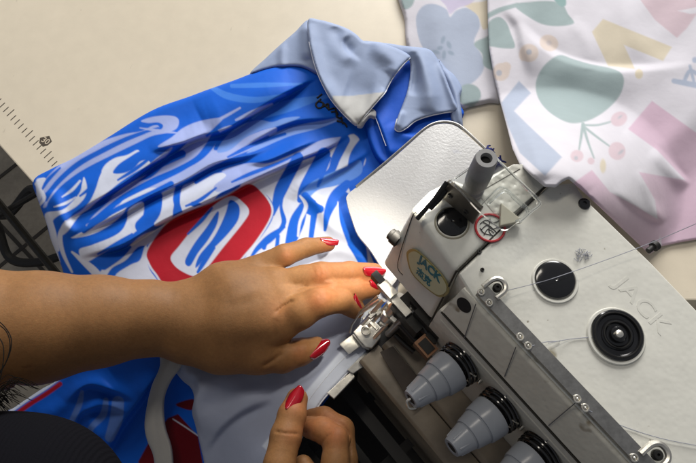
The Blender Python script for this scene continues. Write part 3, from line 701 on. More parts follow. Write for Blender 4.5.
for rr in (.52, .88): tube(b, [c+UPZ*.1+np.array([math.cos(t), math.sin(t), 0])*rc*rr for t in np.linspace(0, 6.2832, 49)], .045, 6)
bm_obj('glass_ring', b, M['dark'], o, smooth=True)
def screw(x, y, r, z, m='dark', slot=True, par=mc):
    rc = rcm(x, y, z, r); b = bmesh.new(); lathe(b, at(x, y, z)-UPZ*.03, UPZ, [(0, rc), (.12, rc), (.18, .85*rc), (.18, .35*rc), (.08, .3*rc), (.08, .01)], 20)
    return bm_obj('screw', b, M[m], par, smooth=True, angle=30)
screw(584, 204, 6, 15.0, 'black'); screw(479, 252, 2.4, 15.0, 'rubber'); screw(482, 270, 2, 15, 'dark')  # rubber disc stands for a small hole, last dark one for a seam smudge
for x, y in ((588, 296), (560, 315), (652, 392), (561, 410)): pass
# hole in sloped strip
b = bmesh.new(); sl = (np.array([fs, 0])*1.0)
nrm = NF*1.0*(14.85-12.65)+UPZ*(fs-.25); nrm /= np.linalg.norm(nrm)
hc = at(464, 305, 13.9)
# put the hole's centre on the strip plane
pl0 = off(base, .25, -.15); ray = hc-CAM; t = ((pl0-CAM)@nrm)/(ray@nrm); hc = CAM+ray*t
lathe(b, hc+nrm*.005, nrm, [(0, .50), (.012, .50), (.014, .46)], 28); bm_obj('access_hole', b, M['posthole'], mc, smooth=True)  # flat black disc painted as the dark inside of a hole
def on_strip(x, y, up=.04):
    r = at(x, y, 13)-CAM; t = ((pl0-CAM)@nrm)/(r@nrm); return CAM+r*t+nrm*up
for pa, pb in (((477,303),(465,337)), ((517,346),(505,376)), ((576,402),(549,425))):
    b = bmesh.new(); tube(b, [on_strip(*pa, .12), on_strip(*pb, .05)], .028, 6); bm_obj('thread', b, M['dthread'], mc)
# head block
zt = 15.05
hp = [(411,207),(424,192),(444,180),(468,176),(470,190),(514,163),(541,177),(549,183),(456,271),(452,262)]
hp = [(412,208),(430,190),(452,178),(470,186),(513,163),(524,162),(541,177),(548,184),(457,271)]
T = [at(x, y, zt) for x, y in hp]
fb0, fb1 = at(382, 264, 9.0), at(431, 321, 9.0)
Bt = []
for i, p in enumerate(T):
    Bt.append(np.array([p[0], p[1], 9.0]))
Bt[0] = fb0; Bt[-1] = fb1
b = bmesh.new(); loft(b, [Bt, T]); bmesh.ops.recalc_face_normals(b, faces=b.faces); bev(b, .38, 4)
head = bm_obj('needle_head_cover', b, M['white'], mc, smooth=True, angle=50)
b = prism([(474,190),(513,164.5),(523,164),(540,179),(546,184.5),(510,216),(494,214)], 15.0, 15.075, .03); bm_obj('rear_cover_plate', b, M['pebble'], head)
# back block below the head, under the fabric
b = prism([(466,188),(513,163),(548,184),(500,230),(468,222)], .5, 8.9, .1) if False else bmesh.new()
box(b, (at(500, 200, 15)+np.array([0, 0, -11.0])), U, NF, UPZ, 2.2, 2.0, 3.4, .1)
bm_obj('machine_arm', b, M['front'], mc)
# head front face: frame and badge
n1 = np.cross(T[-1]-T[0], fb0-T[0]); n1 /= np.linalg.norm(n1)
if n1@(CAM-T[0]) < 0: n1 = -n1
def on_face(x, y, up=.02):
    r = at(x, y, 12)-CAM; t = ((T[0]-CAM)@n1)/(r@n1); return CAM+r*t+n1*up
fu = on_face(449, 287, 0)-on_face(408, 253, 0); 
fu = (T[-1]-T[0])/np.linalg.norm(T[-1]-T[0]); fv = np.cross(n1, fu)
if fv@UPZ < 0: fv = -fv
bp = smooth_poly([(407,255),(409,250),(415,249),(424,256),(434,266),(443,276),(449,287),(448,294),(441,297),(433,293),(421,283),(411,271)], 5)
def slab(name, P2, up0, up1, m, par):
    b = bmesh.new(); loft(b, [[on_face(x, y, up0) for x, y in P2], [on_face(x, y, up1) for x, y in P2]]); return bm_obj(name, b, m, par)
bc = bp.mean(0)
bd = slab('brand_badge', bc+(bp-bc)*1.0, -.02, .05, M['badgerim'], mc); bd['label'] = 'cream oval brand badge with teal lettering on the head'
slab('badge_face', bc+(bp-bc)*.90, .05, .07, M['badge'], bd)
jc = on_face(430.5, 268.5, .08)
bu = on_face(449, 289, 0)-on_face(411, 251, 0); bu /= np.linalg.norm(bu); bv_ = np.cross(n1, bu)
if bv_@UPZ < 0: bv_ = -bv_
place_text('badge_lettering', 'JACK', .86, jc, bu, bv_, M['teal'], bd, .015, .03, sx=1.0)
place_text('badge_characters', '杰克', .68, on_face(424.5, 276.5, .08), bu, bv_, M['teal'], bd, .015, .02)
# seams on head : cover joints
b = bmesh.new()
tube(b, [at(547, 185, 15.05), at(457, 271.5, 15.05)], .07, 6); tube(b, [at(456.5, 271, 15.0), on_face(431, 321, .0)], .06, 6)
tube(b, [at(520, 169, 15.08), at(463, 202, 15.08)], .025, 5)
tube(b, crom([on_face(403, 275, .02), on_face(398, 263, .02), on_face(412, 218, .02), on_face(417, 213, .02)], 5), .03, 5)
bm_obj('cover_joint', b, M['seam'], head)
# black thumb knob at the head's left edge
b = bmesh.new(); kc = at(399, 241, 12); lathe(b, kc, -U+NF*.1, [(0, .5), (.5, .5), (.55, .42), (.75, .4), (.8, .3)], 14)
bm_obj('side_knob', b, M['rubber'], mc, smooth=True, angle=30)
# white work plate with dark edge
pp = [(366,180),(385,165),(408,145),(425,130),(436,124.5),(447,123.5),(456,126),(464,132),(484,150),(520,185),(540,215),(500,240),(440,250),(410,262),(392,286),(384,280),(381,268),(370,250),(358,235),(352,220),(347,203),(348,194)]
pz = 2.7
b = prism(smooth_poly(pp, 4), pz-.35, pz, .06, 2); wp = bm_obj('work_plate', b, M['plate'], mc, smooth=True, angle=30); wp['label'] = 'scuffed white plate brightly lit beside the needle head'
b = bmesh.new(); tube(b, [at(x, y, pz-.05) for x, y in crom([(356,187),(385,163),(408,143),(425,128.5),(436,123),(447,122),(457,124.5),(466,131),(486,149.5),(522,183)], 6)], .13, 8)
bm_obj('plate_edge', b, M['steel'], wp, smooth=True)
# bracket + posts
b = bmesh.new()
q = [at(447,181.5,17.2), at(481,209.5,17.2), at(473,224.5,15.1), at(440,196.5,15.1)]
ax = q[1]-q[0]; ay = q[3]-q[0]; nb_ = np.cross(ax, ay); nb_ /= np.linalg.norm(nb_)
if nb_@(CAM-q[0]) < 0: nb_ = -nb_
loft(b, [[p-nb_*.25 for p in q], q]); bmesh.ops.recalc_face_normals(b, faces=b.faces); bev(b, .05)
br = bm_obj('guard_bracket', b, M['bracket'], mc)
for x, y in ((450.5,195.5),(466.5,211.5)):
    r = at(x, y, 16)-CAM; t = ((q[0]-CAM)@nb_)/(r@nb_); c = CAM+r*t
    b = bmesh.new(); lathe(b, c, nb_, [(0, .17), (.08, .17), (.12, .13), (.12, .06), (.04, .04)], 16); bm_obj('bracket_screw', b, M['rubber'], br, smooth=True, angle=30)
b = bmesh.new(); tube(b, [at(447,182,17), at(434,200,16.3), at(417,219,15.4)], .14, 8); tube(b, [at(445,190,16.2), at(437,200,15.9), at(429,208,15.6)], .22, 8)
bm_obj('bracket_arm', b, M['dark'], br, smooth=True)
b = bmesh.new(); c0 = at(472, 192, 15.0); c1_ = at(486.5, 158, 19.2); dvec = c1_-c0; L_ = np.linalg.norm(dvec)
rr = rcm(486, 158, 19, 12)
lathe(b, c0, dvec, [(0, rr*1.0), (L_*.12, rr*1.0), (L_*.15, rr*.82), (L_*.3, rr*.85), (L_*.32, rr*1.05), (L_*.6, rr*1.08), (L_*.95, rr*.98), (L_, rr*.88), (L_, rr*.5), (L_*.9, rr*.45)], 32)
po = bm_obj('presser_release_post', b, M['post'], mc, smooth=True, angle=40)
b = bmesh.new(); lathe(b, c0+dvec*.905, dvec, [(0, rr*.5), (L_*.01, rr*.5)], 24); bm_obj('post_hole', b, M['posthole'], po)  # black disc supplies the shade inside the post
# clear guard
def rounded(P, rad, n=6):
    out = []; P = [np.array(p, float) for p in P]
    for i in range(len(P)):
        a, c, d = P[i-1], P[i], P[(i+1) % len(P)]
        u = (a-c)/np.linalg.norm(a-c); w = (d-c)/np.linalg.norm(d-c); r = min(rad, np.linalg.norm(a-c)*.45, np.linalg.norm(d-c)*.45)
        for k in range(n+1):
            t = k/n; out.append((1-t)**2*(c+u*r)+2*t*(1-t)*c+t*t*(c+w*r))
    return out
gp = rounded([(452,181),(492,153),(540,203),(505,232),(478,210)], 7)
zg = 17.7
b = bmesh.new(); loft(b, [[at(x, y, zg)-UPZ*.18 for x, y in gp], [at(x, y, zg) for x, y in gp]]); cg = bm_obj('eye_guard', b, M['clear'], mc); cg['label'] = 'clear plastic eye guard over the needle head'
b = bmesh.new(); tube(b, [at(x, y, zg-.05) for x, y in crom([(450,182),(470,168),(488,155.5),(494,156),(502,164),(522,183),(538,199),(539.5,205),(532,211),(520,222)], 5)], .07, 8)
tube(b, [at(x, y, zg-.9) for x, y in crom([(488,204),(500,193),(507,192),(515,200),(527,211),(524,218),(516,222)], 5)], .09, 8)
tube(b, [at(x, y, zg-.6) for x, y in crom([(478,208),(496,190),(504,188),(514,196),(530,210)], 5)], .05, 8)
bm_obj('guard_rim', b, M['rim'], cg, smooth=True)
b = prism([(501,203),(523,221),(500,226)], 15.12, 15.5, .05); bm_obj('triangle_guide', b, M['tri'], mc)
# warning sticker
zs = 15.07
sc_ = at(490, 228, zs)
b = bmesh.new(); r_s = rcm(490, 228, zs, 15.5); lathe(b, sc_, UPZ, [(0, r_s), (.015, r_s)], 40); sk = bm_obj('warning_sticker', b, M['sticker'], mc)
b = bmesh.new(); tube(b, [sc_+UPZ*.02+np.array([math.cos(t), math.sin(t), 0])*r_s*.93 for t in np.linspace(0, 6.2832, 49)], .075, 6); 
bm_obj('red_circle', b, M['red'], sk)
b = bmesh.new()
for pts in ([(480,224),(486,220),(493,223),(499,221)], [(481,230),(487,225),(492,229),(498,227)], [(484,235),(488,229),(494,233)], [(490,219),(489,231),(493,236)], [(483,222),(490,226),(497,233)], [(480,228),(484,233),(491,235)]):
    tube(b, [at(x, y, zs+.03) for x, y in crom(pts, 4)], .028, 5)
bm_obj('sticker_drawing', b, M['rubber'], sk)
# embossed brand name on the top plate
ec = at(642, 305, 15.0); ea = at(668, 331, 15)-at(620, 279, 15)
place_text('embossed_lettering', 'JACK', 1.4, ec, ea, np.cross(UPZ, ea), M['white'], mc, .014, .01, sx=1.15)
# tension knobs
kd = NF*.985+UPZ*.14+U*-.08; kd /= np.linalg.norm(kd)
for i, (bx, by, tx, ty) in enumerate([(463,361,416,401), (506,404,459,445), (549,446,502,486), (592,489,545,529)]):
    if i > 2: break
    c = at(bx, by, 9.4); c = c+NF*((base+NF*(fs+.28)-c)@NF)
    L_ = 4.35
    b = bmesh.new(); lathe(b, c+kd*(L_*.22), kd, [(0, 1.34), (.04*L_, 1.36), (.24*L_, 1.26), (.26*L_, 1.22), (.262*L_, 1.12), (.29*L_, 1.15), (.45*L_, 1.02), (.47*L_, .98), (.472*L_, .88), (.5*L_, .92), (.74*L_, .66), (.775*L_, .60), (.775*L_, .38), (.70*L_, .36)], 40)
    kn = bm_obj('tension_knob', b, M['knob'], mc, smooth=True, angle=22)
    kn['label'] = ['grey stepped tension knob nearest the presser foot', 'grey stepped tension knob in the middle', 'grey stepped tension knob at the bottom edge'][i]
    b = bmesh.new(); lathe(b, c+kd*(L_*.22+.762*L_), kd, [(0, .37), (.02, .37)], 20); bm_obj('knob_hole', b, M['posthole'], kn)  # black disc near the mouth supplies the shade inside the knob
    b = bmesh.new()
    for k in range(3):
        x_, y_, d_ = frame(kd); cc = c+kd*(.15+.27*k)
        tube(b, [cc+(x_*math.cos(t)+y_*math.sin(t))*(1.42-.03*k)+kd*.04*math.sin(t*2+k) for t in np.linspace(0, 6.2832, 41)], .09, 8)
    lathe(b, c, kd, [(0, 1.1), (.2*L_, 1.05)], 24)
    bm_obj('tension_disc', b, M['black'], kn, smooth=True, angle=40)
    b = bmesh.new()   # flats on the tip
    x_, y_, d_ = frame(kd)
    for t in np.linspace(0, 6.283, 7)[:-1]:
        rd_ = x_*math.cos(t)+y_*math.sin(t); tube(b, [c+kd*(L_*.22+.52*L_)+rd_*.84, c+kd*(L_*.22+.72*L_)+rd_*.63], [.05, .10], 8)
    bm_obj('grip_rib', b, M['knob'], kn, smooth=True)
    b = bmesh.new(); lathe(b, c+NF*-.05+U*1.6, NF, [(0, .12), (.3, .12), (.34, .05)], 12); tube(b, [c+U*1.1+UPZ*.7, c+U*1.2+NF*.3+UPZ*.9, c+U*.8+NF*.5+UPZ*1.2], .05, 6)
    bm_obj('thread_pin', b, M['chrome'], kn, smooth=True)
b = bmesh.new(); tube(b, crom([at(414,397,10), at(407,401,9.9), at(409,408,9.6), at(416,408,9.5)], 4), .08, 6); bm_obj('wire_loop', b, M['chrome'], mc, smooth=True)
# dark lower workings between head and front panel
b = bmesh.new()
box(b, at(412, 318, 5.0), U, NF, UPZ, 1.3, 1.1, 2.6, .2); box(b, at(430, 326, 6.0), U, NF, UPZ, 1.2, .8, 2.6, .1)
bm_obj('looper_housing', b, M['dark'], mc)
b = bmesh.new(); tube(b, [at(400,322,5.5), at(417,341,5.5)], .35, 12); tube(b, [at(408,316,7), at(428,335,7)], .22, 10); tube(b, [at(395,335,4), at(405,345,4), at(414,352,4)], .2, 10); tube(b,[at(421,322,7.5), at(434,345,7.5)], .14, 8)
bm_obj('looper_shaft', b, M['dark'], mc, smooth=True)
b = bmesh.new(); box(b, at(425.5, 347, 7.2), U, np.cross(UPZ, U), UPZ, .68, .5, .45, .12); nu = bm_obj('adjuster_block', b, M['copper'], mc, smooth=True, angle=30)
b = bmesh.new(); box(b, at(426.5, 346, 7.68), U, np.cross(UPZ, U), UPZ, .48, .33, .06, .04); bm_obj('adjuster_face', b, M['dark'], nu)
b = bmesh.new(); box(b, at(433, 337, 7.5), U, np.cross(UPZ, U), UPZ, .4, .35, .3, .1); bm_obj('adjuster_screw', b, M['dark'], nu)
# needle and presser foot assembly
pf = bmesh.new(); V_ = np.cross(UPZ, U)
box(pf, at(381.5, 283, 7.5), U, V_, UPZ, .85, .25, .5, .06); pfl = bm_obj('foot_lifter', pf, M['rubber'], mc)
pf = bmesh.new(); box(pf, at(394, 299, 7.6), U, V_, UPZ, 1.5, .28, .28, .08); box(pf, at(388, 290, 7.9), U, V_, UPZ, .6, .35, .3, .08)
bm_obj('presser_arm', pf, M['chrome'], mc, smooth=True, angle=30)
pf = bmesh.new(); tube(pf, [at(412, 311, 7.2), at(400, 322, 5.6), at(388, 334, 3.6)], [.30, .30, .26], 14); tube(pf, [at(415, 308, 7.5), at(411, 312, 7.2)], .38, 14)
nb0 = bm_obj('needle_bar', pf, M['steel'], mc, smooth=True)
pf = bmesh.new(); box(pf, at(418, 305, 7.8), U, V_, UPZ, .5, .3, .4, .06); bm_obj('bar_clip', pf, M['rubber'], nb0)
pf = bmesh.new(); lathe(pf, at(402, 298, 7.0), at(383, 322, 4.8)-at(402, 298, 7.0), [(0, .5), (1.1, .52), (1.15, .4), (1.8, .38), (1.85, .5), (2.4, .46), (2.5, .3)], 20)
bm_obj('needle_clamp', pf, M['chrome'], mc, smooth=True, angle=30)
pf = bmesh.new()
for a, c in (((384,300,6.2),(362,324,3.4)), ((389,303,6),(369,326,3.4)), ((380,300,5.5),(357,315,3.2)), ((396,314,5),(374,338,2.8))): tube(pf, [at(*a), at(*c)], .16, 8)
tube(pf, [at(378,296,6.2), at(362,310,4), at(352,325,2.8), at(350,333,2.5)], .09, 6)
bm_obj('foot_link', pf, M['chrome'], mc, smooth=True)
ft = prism([(353,332),(362,322),(371,317),(382,328),(381,337),(372,348),(366,347),(360,341)], 2.0, 2.9, .12, 2)
foot = bm_obj('presser_foot', ft, M['chrome'], mc, smooth=True, angle=30)
ft = prism([(339,344),(353,334),(362,345),(349,354)], 1.95, 2.25, .06, 2); bm_obj('foot_toe', ft, M['chrome'], foot, smooth=True, angle=30)
ft = prism([(352,334),(357,333),(371,345),(369,350),(362,347)], 2.3, 2.62, .06, 2); bm_obj('foot_side', ft, M['steel'], foot, smooth=True, angle=30)
b = bmesh.new(); lathe(b, at(366, 331, 2.9), UPZ, [(0, .38), (.2, .38), (.25, .3), (.25, .2), (.12, .18), (.12, .02)], 20); tube(b, [at(366,331,3.2)+np.array([.28*math.cos(t), .28*math.sin(t), 0]) for t in np.linspace(0, 6.28, 20)], .05, 6); bm_obj('foot_screw', b, M['chrome'], foot, smooth=True, angle=30)
random.seed(3); b = bmesh.new()
for k in range(12):
    x = random.uniform(364, 398); y = 322-(x-372)*.55+random.uniform(-11, 10); z = 3.1+(x-358)*.075+random.uniform(-.3, .5)
    an = random.choice((0, math.pi/2))+random.uniform(-.4, .4); ua = U*math.cos(an)+V_*math.sin(an); va = np.cross(UPZ, ua)
    box(b, at(x, y, z), ua, va, UPZ, random.uniform(.15, .45), random.uniform(.06, .16), random.uniform(.08, .3), .03)
bm_obj('foot_mechanism', b, M['chrome'], mc)
b = prism([(373,347),(372,361),(353,374),(347,370),(360,357)], 1.2, 1.75, .06); bm_obj('throat_plate', b, M['steel'], mc)
b = prism([(352,371),(355,377),(334,399),(327,393),(340,381)], .9, 1.5, .06); bm_obj('edge_guide', b, M['chrome'], mc)
b = bmesh.new(); box(b, at(384, 350, 1.0), U, V_, UPZ, 1.8, 1.2, 1.2, .1); bm_obj('feed_housing', b, M['rubber'], mc)
# small parts at rear right of machine
b = bmesh.new(); lathe(b, at(648, 251, 11), at(653, 247, 11)-at(645, 253, 11), [(0, .2), (.5, .2), (.5, .35), (.8, .35), (.85, .2)], 12); bm_obj('rear_pin', b, M['rubber'], mc, smooth=True)
# light threads running across the top
for pts in ([(505,291,15.6),(537,283,15.5),(557,277,16.0),(600,262,15.7),(648,244,15.8),(700,222,17)], [(548,343,15.6),(570,339,15.1),(592,337,15.1)], [(529,347,15.6),(545,342,15.3),(560,341,15.05)], [(586,409,15.6),(620,425,15.1),(660,438,15.1),(700,446,15.1)]):
    b = bmesh.new(); tube(b, [at(*p) for p in crom(pts, 5)], .022, 5); bm_obj('thread', b, M['thread'], mc)
b = bmesh.new()   # lint tuft
for k in range(16):
    x, y = 584+random.gauss(0, 4), 256+random.gauss(0, 3.5); a = random.uniform(0, 6.28)
    tube(b, crom([at(x, y, 15.03), at(x+4*math.cos(a), y+4*math.sin(a), 15.12), at(x+5*math.cos(a+1), y+5*math.sin(a+1), 15.04)], 4), .015, 4)
bm_obj('lint', b, M['thread'], mc)
# blue yarn tuft
b = bmesh.new()
for k in range(22):
    t_ = random.random(); x, y = 487+10*t_+random.gauss(0, 1.6), 149+16*t_+random.gauss(0, 1.6); pts = [at(x+random.gauss(0, 3), y+random.gauss(0, 2.6), 3.2+random.random()) for _ in range(6)]
    tube(b, crom(pts, 6), .075, 6)
yt = bm_obj('thread_tangle', b, M['yarn'], smooth=True, origin=at(490, 152, 0)); tag(yt, 'tangle of dark blue thread caught behind the white plate', 'thread')
# ------------------------------------------------------------------ person: signed-distance modelling
def cone_sd(P, a, b, ra, rb):
    ba = b-a; l2 = ba@ba; t = np.clip(((P-a)@ba)/l2, 0, 1)
    q = P-a-t[..., None]*ba
    return np.sqrt((q*q).sum(-1))-(ra+(rb-ra)*t)
def smin(a, b, k):
    h = np.clip(.5+.5*(b-a)/k, 0, 1); return b*(1-h)+a*h-k*h*(1-h)
class Field:
    def __init__(s, lo, hi, vs):
        s.lo = np.array(lo, float); s.vs = vs
        s.n = np.ceil((np.array(hi)-s.lo)/vs).astype(int)+1
        s.ax = [s.lo[i]+np.arange(s.n[i])*vs for i in range(3)]
        s.d = np.full(s.n, 3.0, np.float32)
    def new(s):
        f = object.__new__(Field); f.lo = s.lo; f.vs = s.vs; f.n = s.n; f.ax = s.ax; f.d = np.full(s.n, 3.0, np.float32); return f
    def sub(s, lo, hi):
        i0 = np.clip(np.floor((lo-s.lo)/s.vs).astype(int), 0, s.n-1); i1 = np.clip(np.ceil((hi-s.lo)/s.vs).astype(int)+1, 1, s.n)
        sl = tuple(slice(a, b) for a, b in zip(i0, i1))
        g = np.stack(np.meshgrid(*[s.ax[i][sl[i]] for i in range(3)], indexing='ij'), -1); return sl, g
    def cone(s, a, b, ra, rb, k, flat=None):
        m = max(ra, rb)+1.6
        sl, g = s.sub(np.minimum(a, b)-m, np.maximum(a, b)+m)
        if g.size == 0: return
        d = cone_sd(g, a, b, ra, rb); s.d[sl] = smin(s.d[sl], d.astype(np.float32), k)
    def chain(s, pts, k, zr=None):
        q = [(at(x, y, z), rcm(x, y, z, r)) for x, y, z, r in pts]
        for (a, ra), (b, rb) in zip(q[:-1], q[1:]): s.cone(a, b, ra, rb, k)
def nets(f):
    d = f.d; s = d < 0
    nx, ny, nz = d.shape
    cs = np.zeros((nx-1, ny-1, nz-1), np.int8)
    cor = [(i, j, k) for i in (0, 1) for j in (0, 1) for k in (0, 1)]
    for i, j, k in cor: cs += s[i:nx-1+i, j:ny-1+j, k:nz-1+k]
    act = (cs > 0) & (cs < 8); I, J, Kk = np.nonzero(act)
    acc = np.zeros((len(I), 3)); cnt = np.zeros(len(I))
    for c1 in cor:
        for ax in range(3):
            if c1[ax]: continue
            c2 = list(c1); c2[ax] = 1
            v1 = d[I+c1[0], J+c1[1], Kk+c1[2]]; v2 = d[I+c2[0], J+c2[1], Kk+c2[2]]
            m = (v1 < 0) != (v2 < 0); t = np.where(m, v1/(v1-v2+1e-12), 0)
            p = np.array(c1, float)[None]+np.zeros((len(I), 3)); p[:, ax] += t
            acc += p*m[:, None]; cnt += m
    V = (np.stack([I, J, Kk], 1)+acc/cnt[:, None])*f.vs+f.lo
    idx = -np.ones(act.shape, int); idx[I, J, Kk] = np.arange(len(I))
    quads = []
    for ax in range(3):
        a = np.take(s, range(0, s.shape[ax]-1), ax); b = np.take(s, range(1, s.shape[ax]), ax)
        ch = a != b; X = np.nonzero(ch); c = np.stack(X, 1); o1, o2 = [(1, 2), (2, 0), (0, 1)][ax]
        ok = (c[:, o1] > 0) & (c[:, o2] > 0) & (c[:, o1] < d.shape[o1]-1) & (c[:, o2] < d.shape[o2]-1); c = c[ok]
        fl = a[tuple(c.T)]
        def g(da, db):
            e = c.copy(); e[:, o1] += da; e[:, o2] += db; return idx[tuple(e.T)]
        q = np.stack([g(-1, -1), g(0, -1), g(0, 0), g(-1, 0)], 1)
        q = np.where(fl[:, None], q, q[:, ::-1]); quads.append(q)
    return V, np.concatenate(quads)
def grooves(f, gl):
    sl, g = f.sub(f.lo, f.lo+f.n*f.vs)
    near = np.abs(f.d) < .4
    P = g[near]; x, y, _ = proj(P); add = np.zeros(len(P))
    for pts, w, dep in gl:
        dd, _, par = sd_line(x, y, np.array(crom(pts, 4)))
        add += dep*np.exp(-(dd/w)**2)*np.clip(np.minimum(par, 1-par)*6, .25, 1)
    f.d[near] += add.astype(np.float32)
def skincol(V, spots, base=(.275, .135, .052)):
    x, y, _ = proj(V); c = np.tile(np.array(base), (len(V), 1))
    for sx, sy, r, k in spots:
        a = (k*np.exp(-((x-sx)**2+(y-sy)**2)/(r*r)))[:, None]; c = c*(1-a)+np.array((.42, .13, .05))*a
    c *= (1+.06*wob(x, y, 20, 3)+.03*wob(x, y, 6, 13))[:, None]
    return c
person = empty('person', at(-60, 420, -5), 'person in black with red nails guiding the jersey under the needle with both hands', 'person')
# left arm
vs = .105
f = Field((-41, -17, -2), (5.0, 4, 22), vs)
lo_ = np.array([at(-150, 300, 4)[0], -17, -1]); 
f = Field((-40, -20, -1.0), (5.0, 2.5, 20), .125)
arm = f
arm.chain([(-95, 340, 9.5, 62), (-20, 331, 7.2, 61), (40, 327, 6.2, 55), (100, 321, 5.2, 45), (150, 318, 4.5, 37), (188, 321, 4.0, 34)], .5)
arm.chain([(188, 312, 4.0, 27), (188, 330, 3.9, 27)], .8)
up = arm.new(); up.chain([(-95, 345, 8.5, 60), (-60, 425, 6, 50), (-40, 520, 6, 48)], .5)
arm.d = smin(arm.d, up.d, .25)
# palm rays
rays = [((188,308,3.9,24), (225,288,4.0,24), (253,274,3.8,16)), ((190,318,4.0,26), (235,298,4.4,26), (272,286,4.3,18)), ((190,325,4.0,26), (240,312,4.6,27), (280,302,4.6,18)), ((190,332,3.8,26), (232,328,4.5,28), (276,324,4.7,20)),
        ((188,335,3.6,24), (222,345,3.6,26), (258,352,3.5,22))]
for r in rays: arm.chain(r, 1.0)
fing = arm.new()
def finger(pts, k=.28, kk=.12):
    g_ = arm.new(); g_.chain(pts, k); fing.d = smin(fing.d, g_.d, kk)
finger([(250,272,3.7,14), (284,256,4.0,11.5), (306,247.5,3.2,9.3), (328,244,2.5,7.6)])
finger([(272,285,4.2,16), (321,275.5,4.6,13.3), (350,273,3.6,11.3), (374,272.5,2.8,9.5)])
finger([(280,301,4.5,16), (330,292,4.5,12.8), (356,290,3.5,11.4), (372,288,2.7,9.8)])
finger([(274,326,4.6,19), (300,312,5.3,17), (319,302,5.6,15), (341,301,4.5,11.5), (355,309,2.8,10)])
finger([(256,352,3.5,21), (282,356,3.2,16.5), (300,352,3.0,13.5), (316,347,2.6,10.5)])
arm.d = smin(arm.d, fing.d, .42)
grooves(arm, [([(275,314),(284,306),(295,300)], 1.8, .19), ([(262,366),(272,361),(284,352)], 1.9, .16), ([(294,290),(305,286.5),(316,286),(335,284)], 1.5, .15), ([(336,284),(355,281.5),(372,280.5)], 1.2, .06),
              ([(284,268),(290,267),(300,262)], 1.5, .12), ([(318,266),(321,274),(319,283)], 1.4, .05), ([(324,265),(327,273),(325,282)], 1.2, .05), ([(313,267),(315,275)], 1.2, .035), ([(350,264),(351,272),(350,281)], 1.2, .035),
              ([(286,247),(289,254)], 1.2, .04), ([(306,241),(308,248)], 1.1, .03), ([(314,292),(320,296),(323,303)], 1.5, .04), ([(338,292),(340,300)], 1.3, .03),
              ([(276,318),(274,330),(276,338)], 3, .05), ([(264,296),(245,302),(225,306)], 6, .05), ([(258,281),(240,289),(222,296)], 6, .04), ([(262,340),(240,342),(225,338)], 8, .05), ([(296,346),(298,356),(294,366)], 1.4, .05), ([(182,292),(180,310)], 3, .02), ([(8,378),(22,388),(36,392)], 2.5, .25)])
V, Q = nets(arm)
V1, Q1 = V, Q
sp1 = [(321,275,9,.5), (330,292,8,.45), (318,301,11,.5), (287,256,8,.4), (278,312,14,.2), (300,352,9,.4), (350,275,30,.3), (330,244,9,.5), (374,280,14,.6)]
C1 = skincol(V, sp1)
# right hand
f2_ = Field((-14, -34, -2.0), (6, -5.5, 9.5), .105)
hand = f2_
hand.chain([(276,545,6.0,34), (290,520,5.2,34), (300,500,4.6,28)], .8)
hand.chain([(300,520,4.6,34), (325,500,4.0,22), (338,480,3.6,16)], .8)
hand.chain([(250,700,8.0,42), (262,600,7.0,37), (278,545,6.0,34)], .8)
hand.chain([(276,545,5.6,30),(276,505,4.8,22)], .8)
fg = hand.new()
def finger2(pts, k=.25, kk=.09):
    g_ = hand.new(); g_.chain(pts, k); fg.d = smin(fg.d, g_.d, kk)
finger2([(276,505,4.8,20), (279,465,4.9,15.5), (286,436,4.6,15.5), (292,415,4.3,14), (297,399,3.9,11)])
finger2([(334,500,4.2,18), (336,462,3.9,14.5), (337,440,3.7,13.5), (322,430,3.0,12.5), (308,427,2.2,10.5)])
finger2([(342,500,2.6,17), (344,460,2.4,13.5), (341,430,2.0,13), (324,418,1.6,11), (310,418,1.1,9.5)])
finger2([(318,505,3.0,15), (312,480,3.0,12), (303,465,2.8,10)])
hand.d = smin(hand.d, fg.d, .30)
grooves(hand, [([(274,431),(284,433),(300,434)], 1.3, .09), ([(275,437),(290,438)], 1.2, .03), ([(303,434),(304,446),(299,452)], 1.2, .08), ([(320,446),(326,438),(332,433)], 1.2, .06), ([(314,440),(318,446)], 1.2, .06), ([(338,422),(347,430),(350,450),(350,470)], 1.2, .12)])
V, Q = nets(hand)
sp2 = [(297,402,14,.5), (292,436,10,.3), (330,420,16,.4), (337,436,12,.45), (308,427,10,.4)]
C2 = skincol(V, sp2)
VV = np.concatenate([V1, V]); QQ = np.concatenate([Q1, Q+len(V1)]); CC = np.concatenate([C1, C2])
mesh_np('body', VV, QQ, M['skin'], person, col=CC)
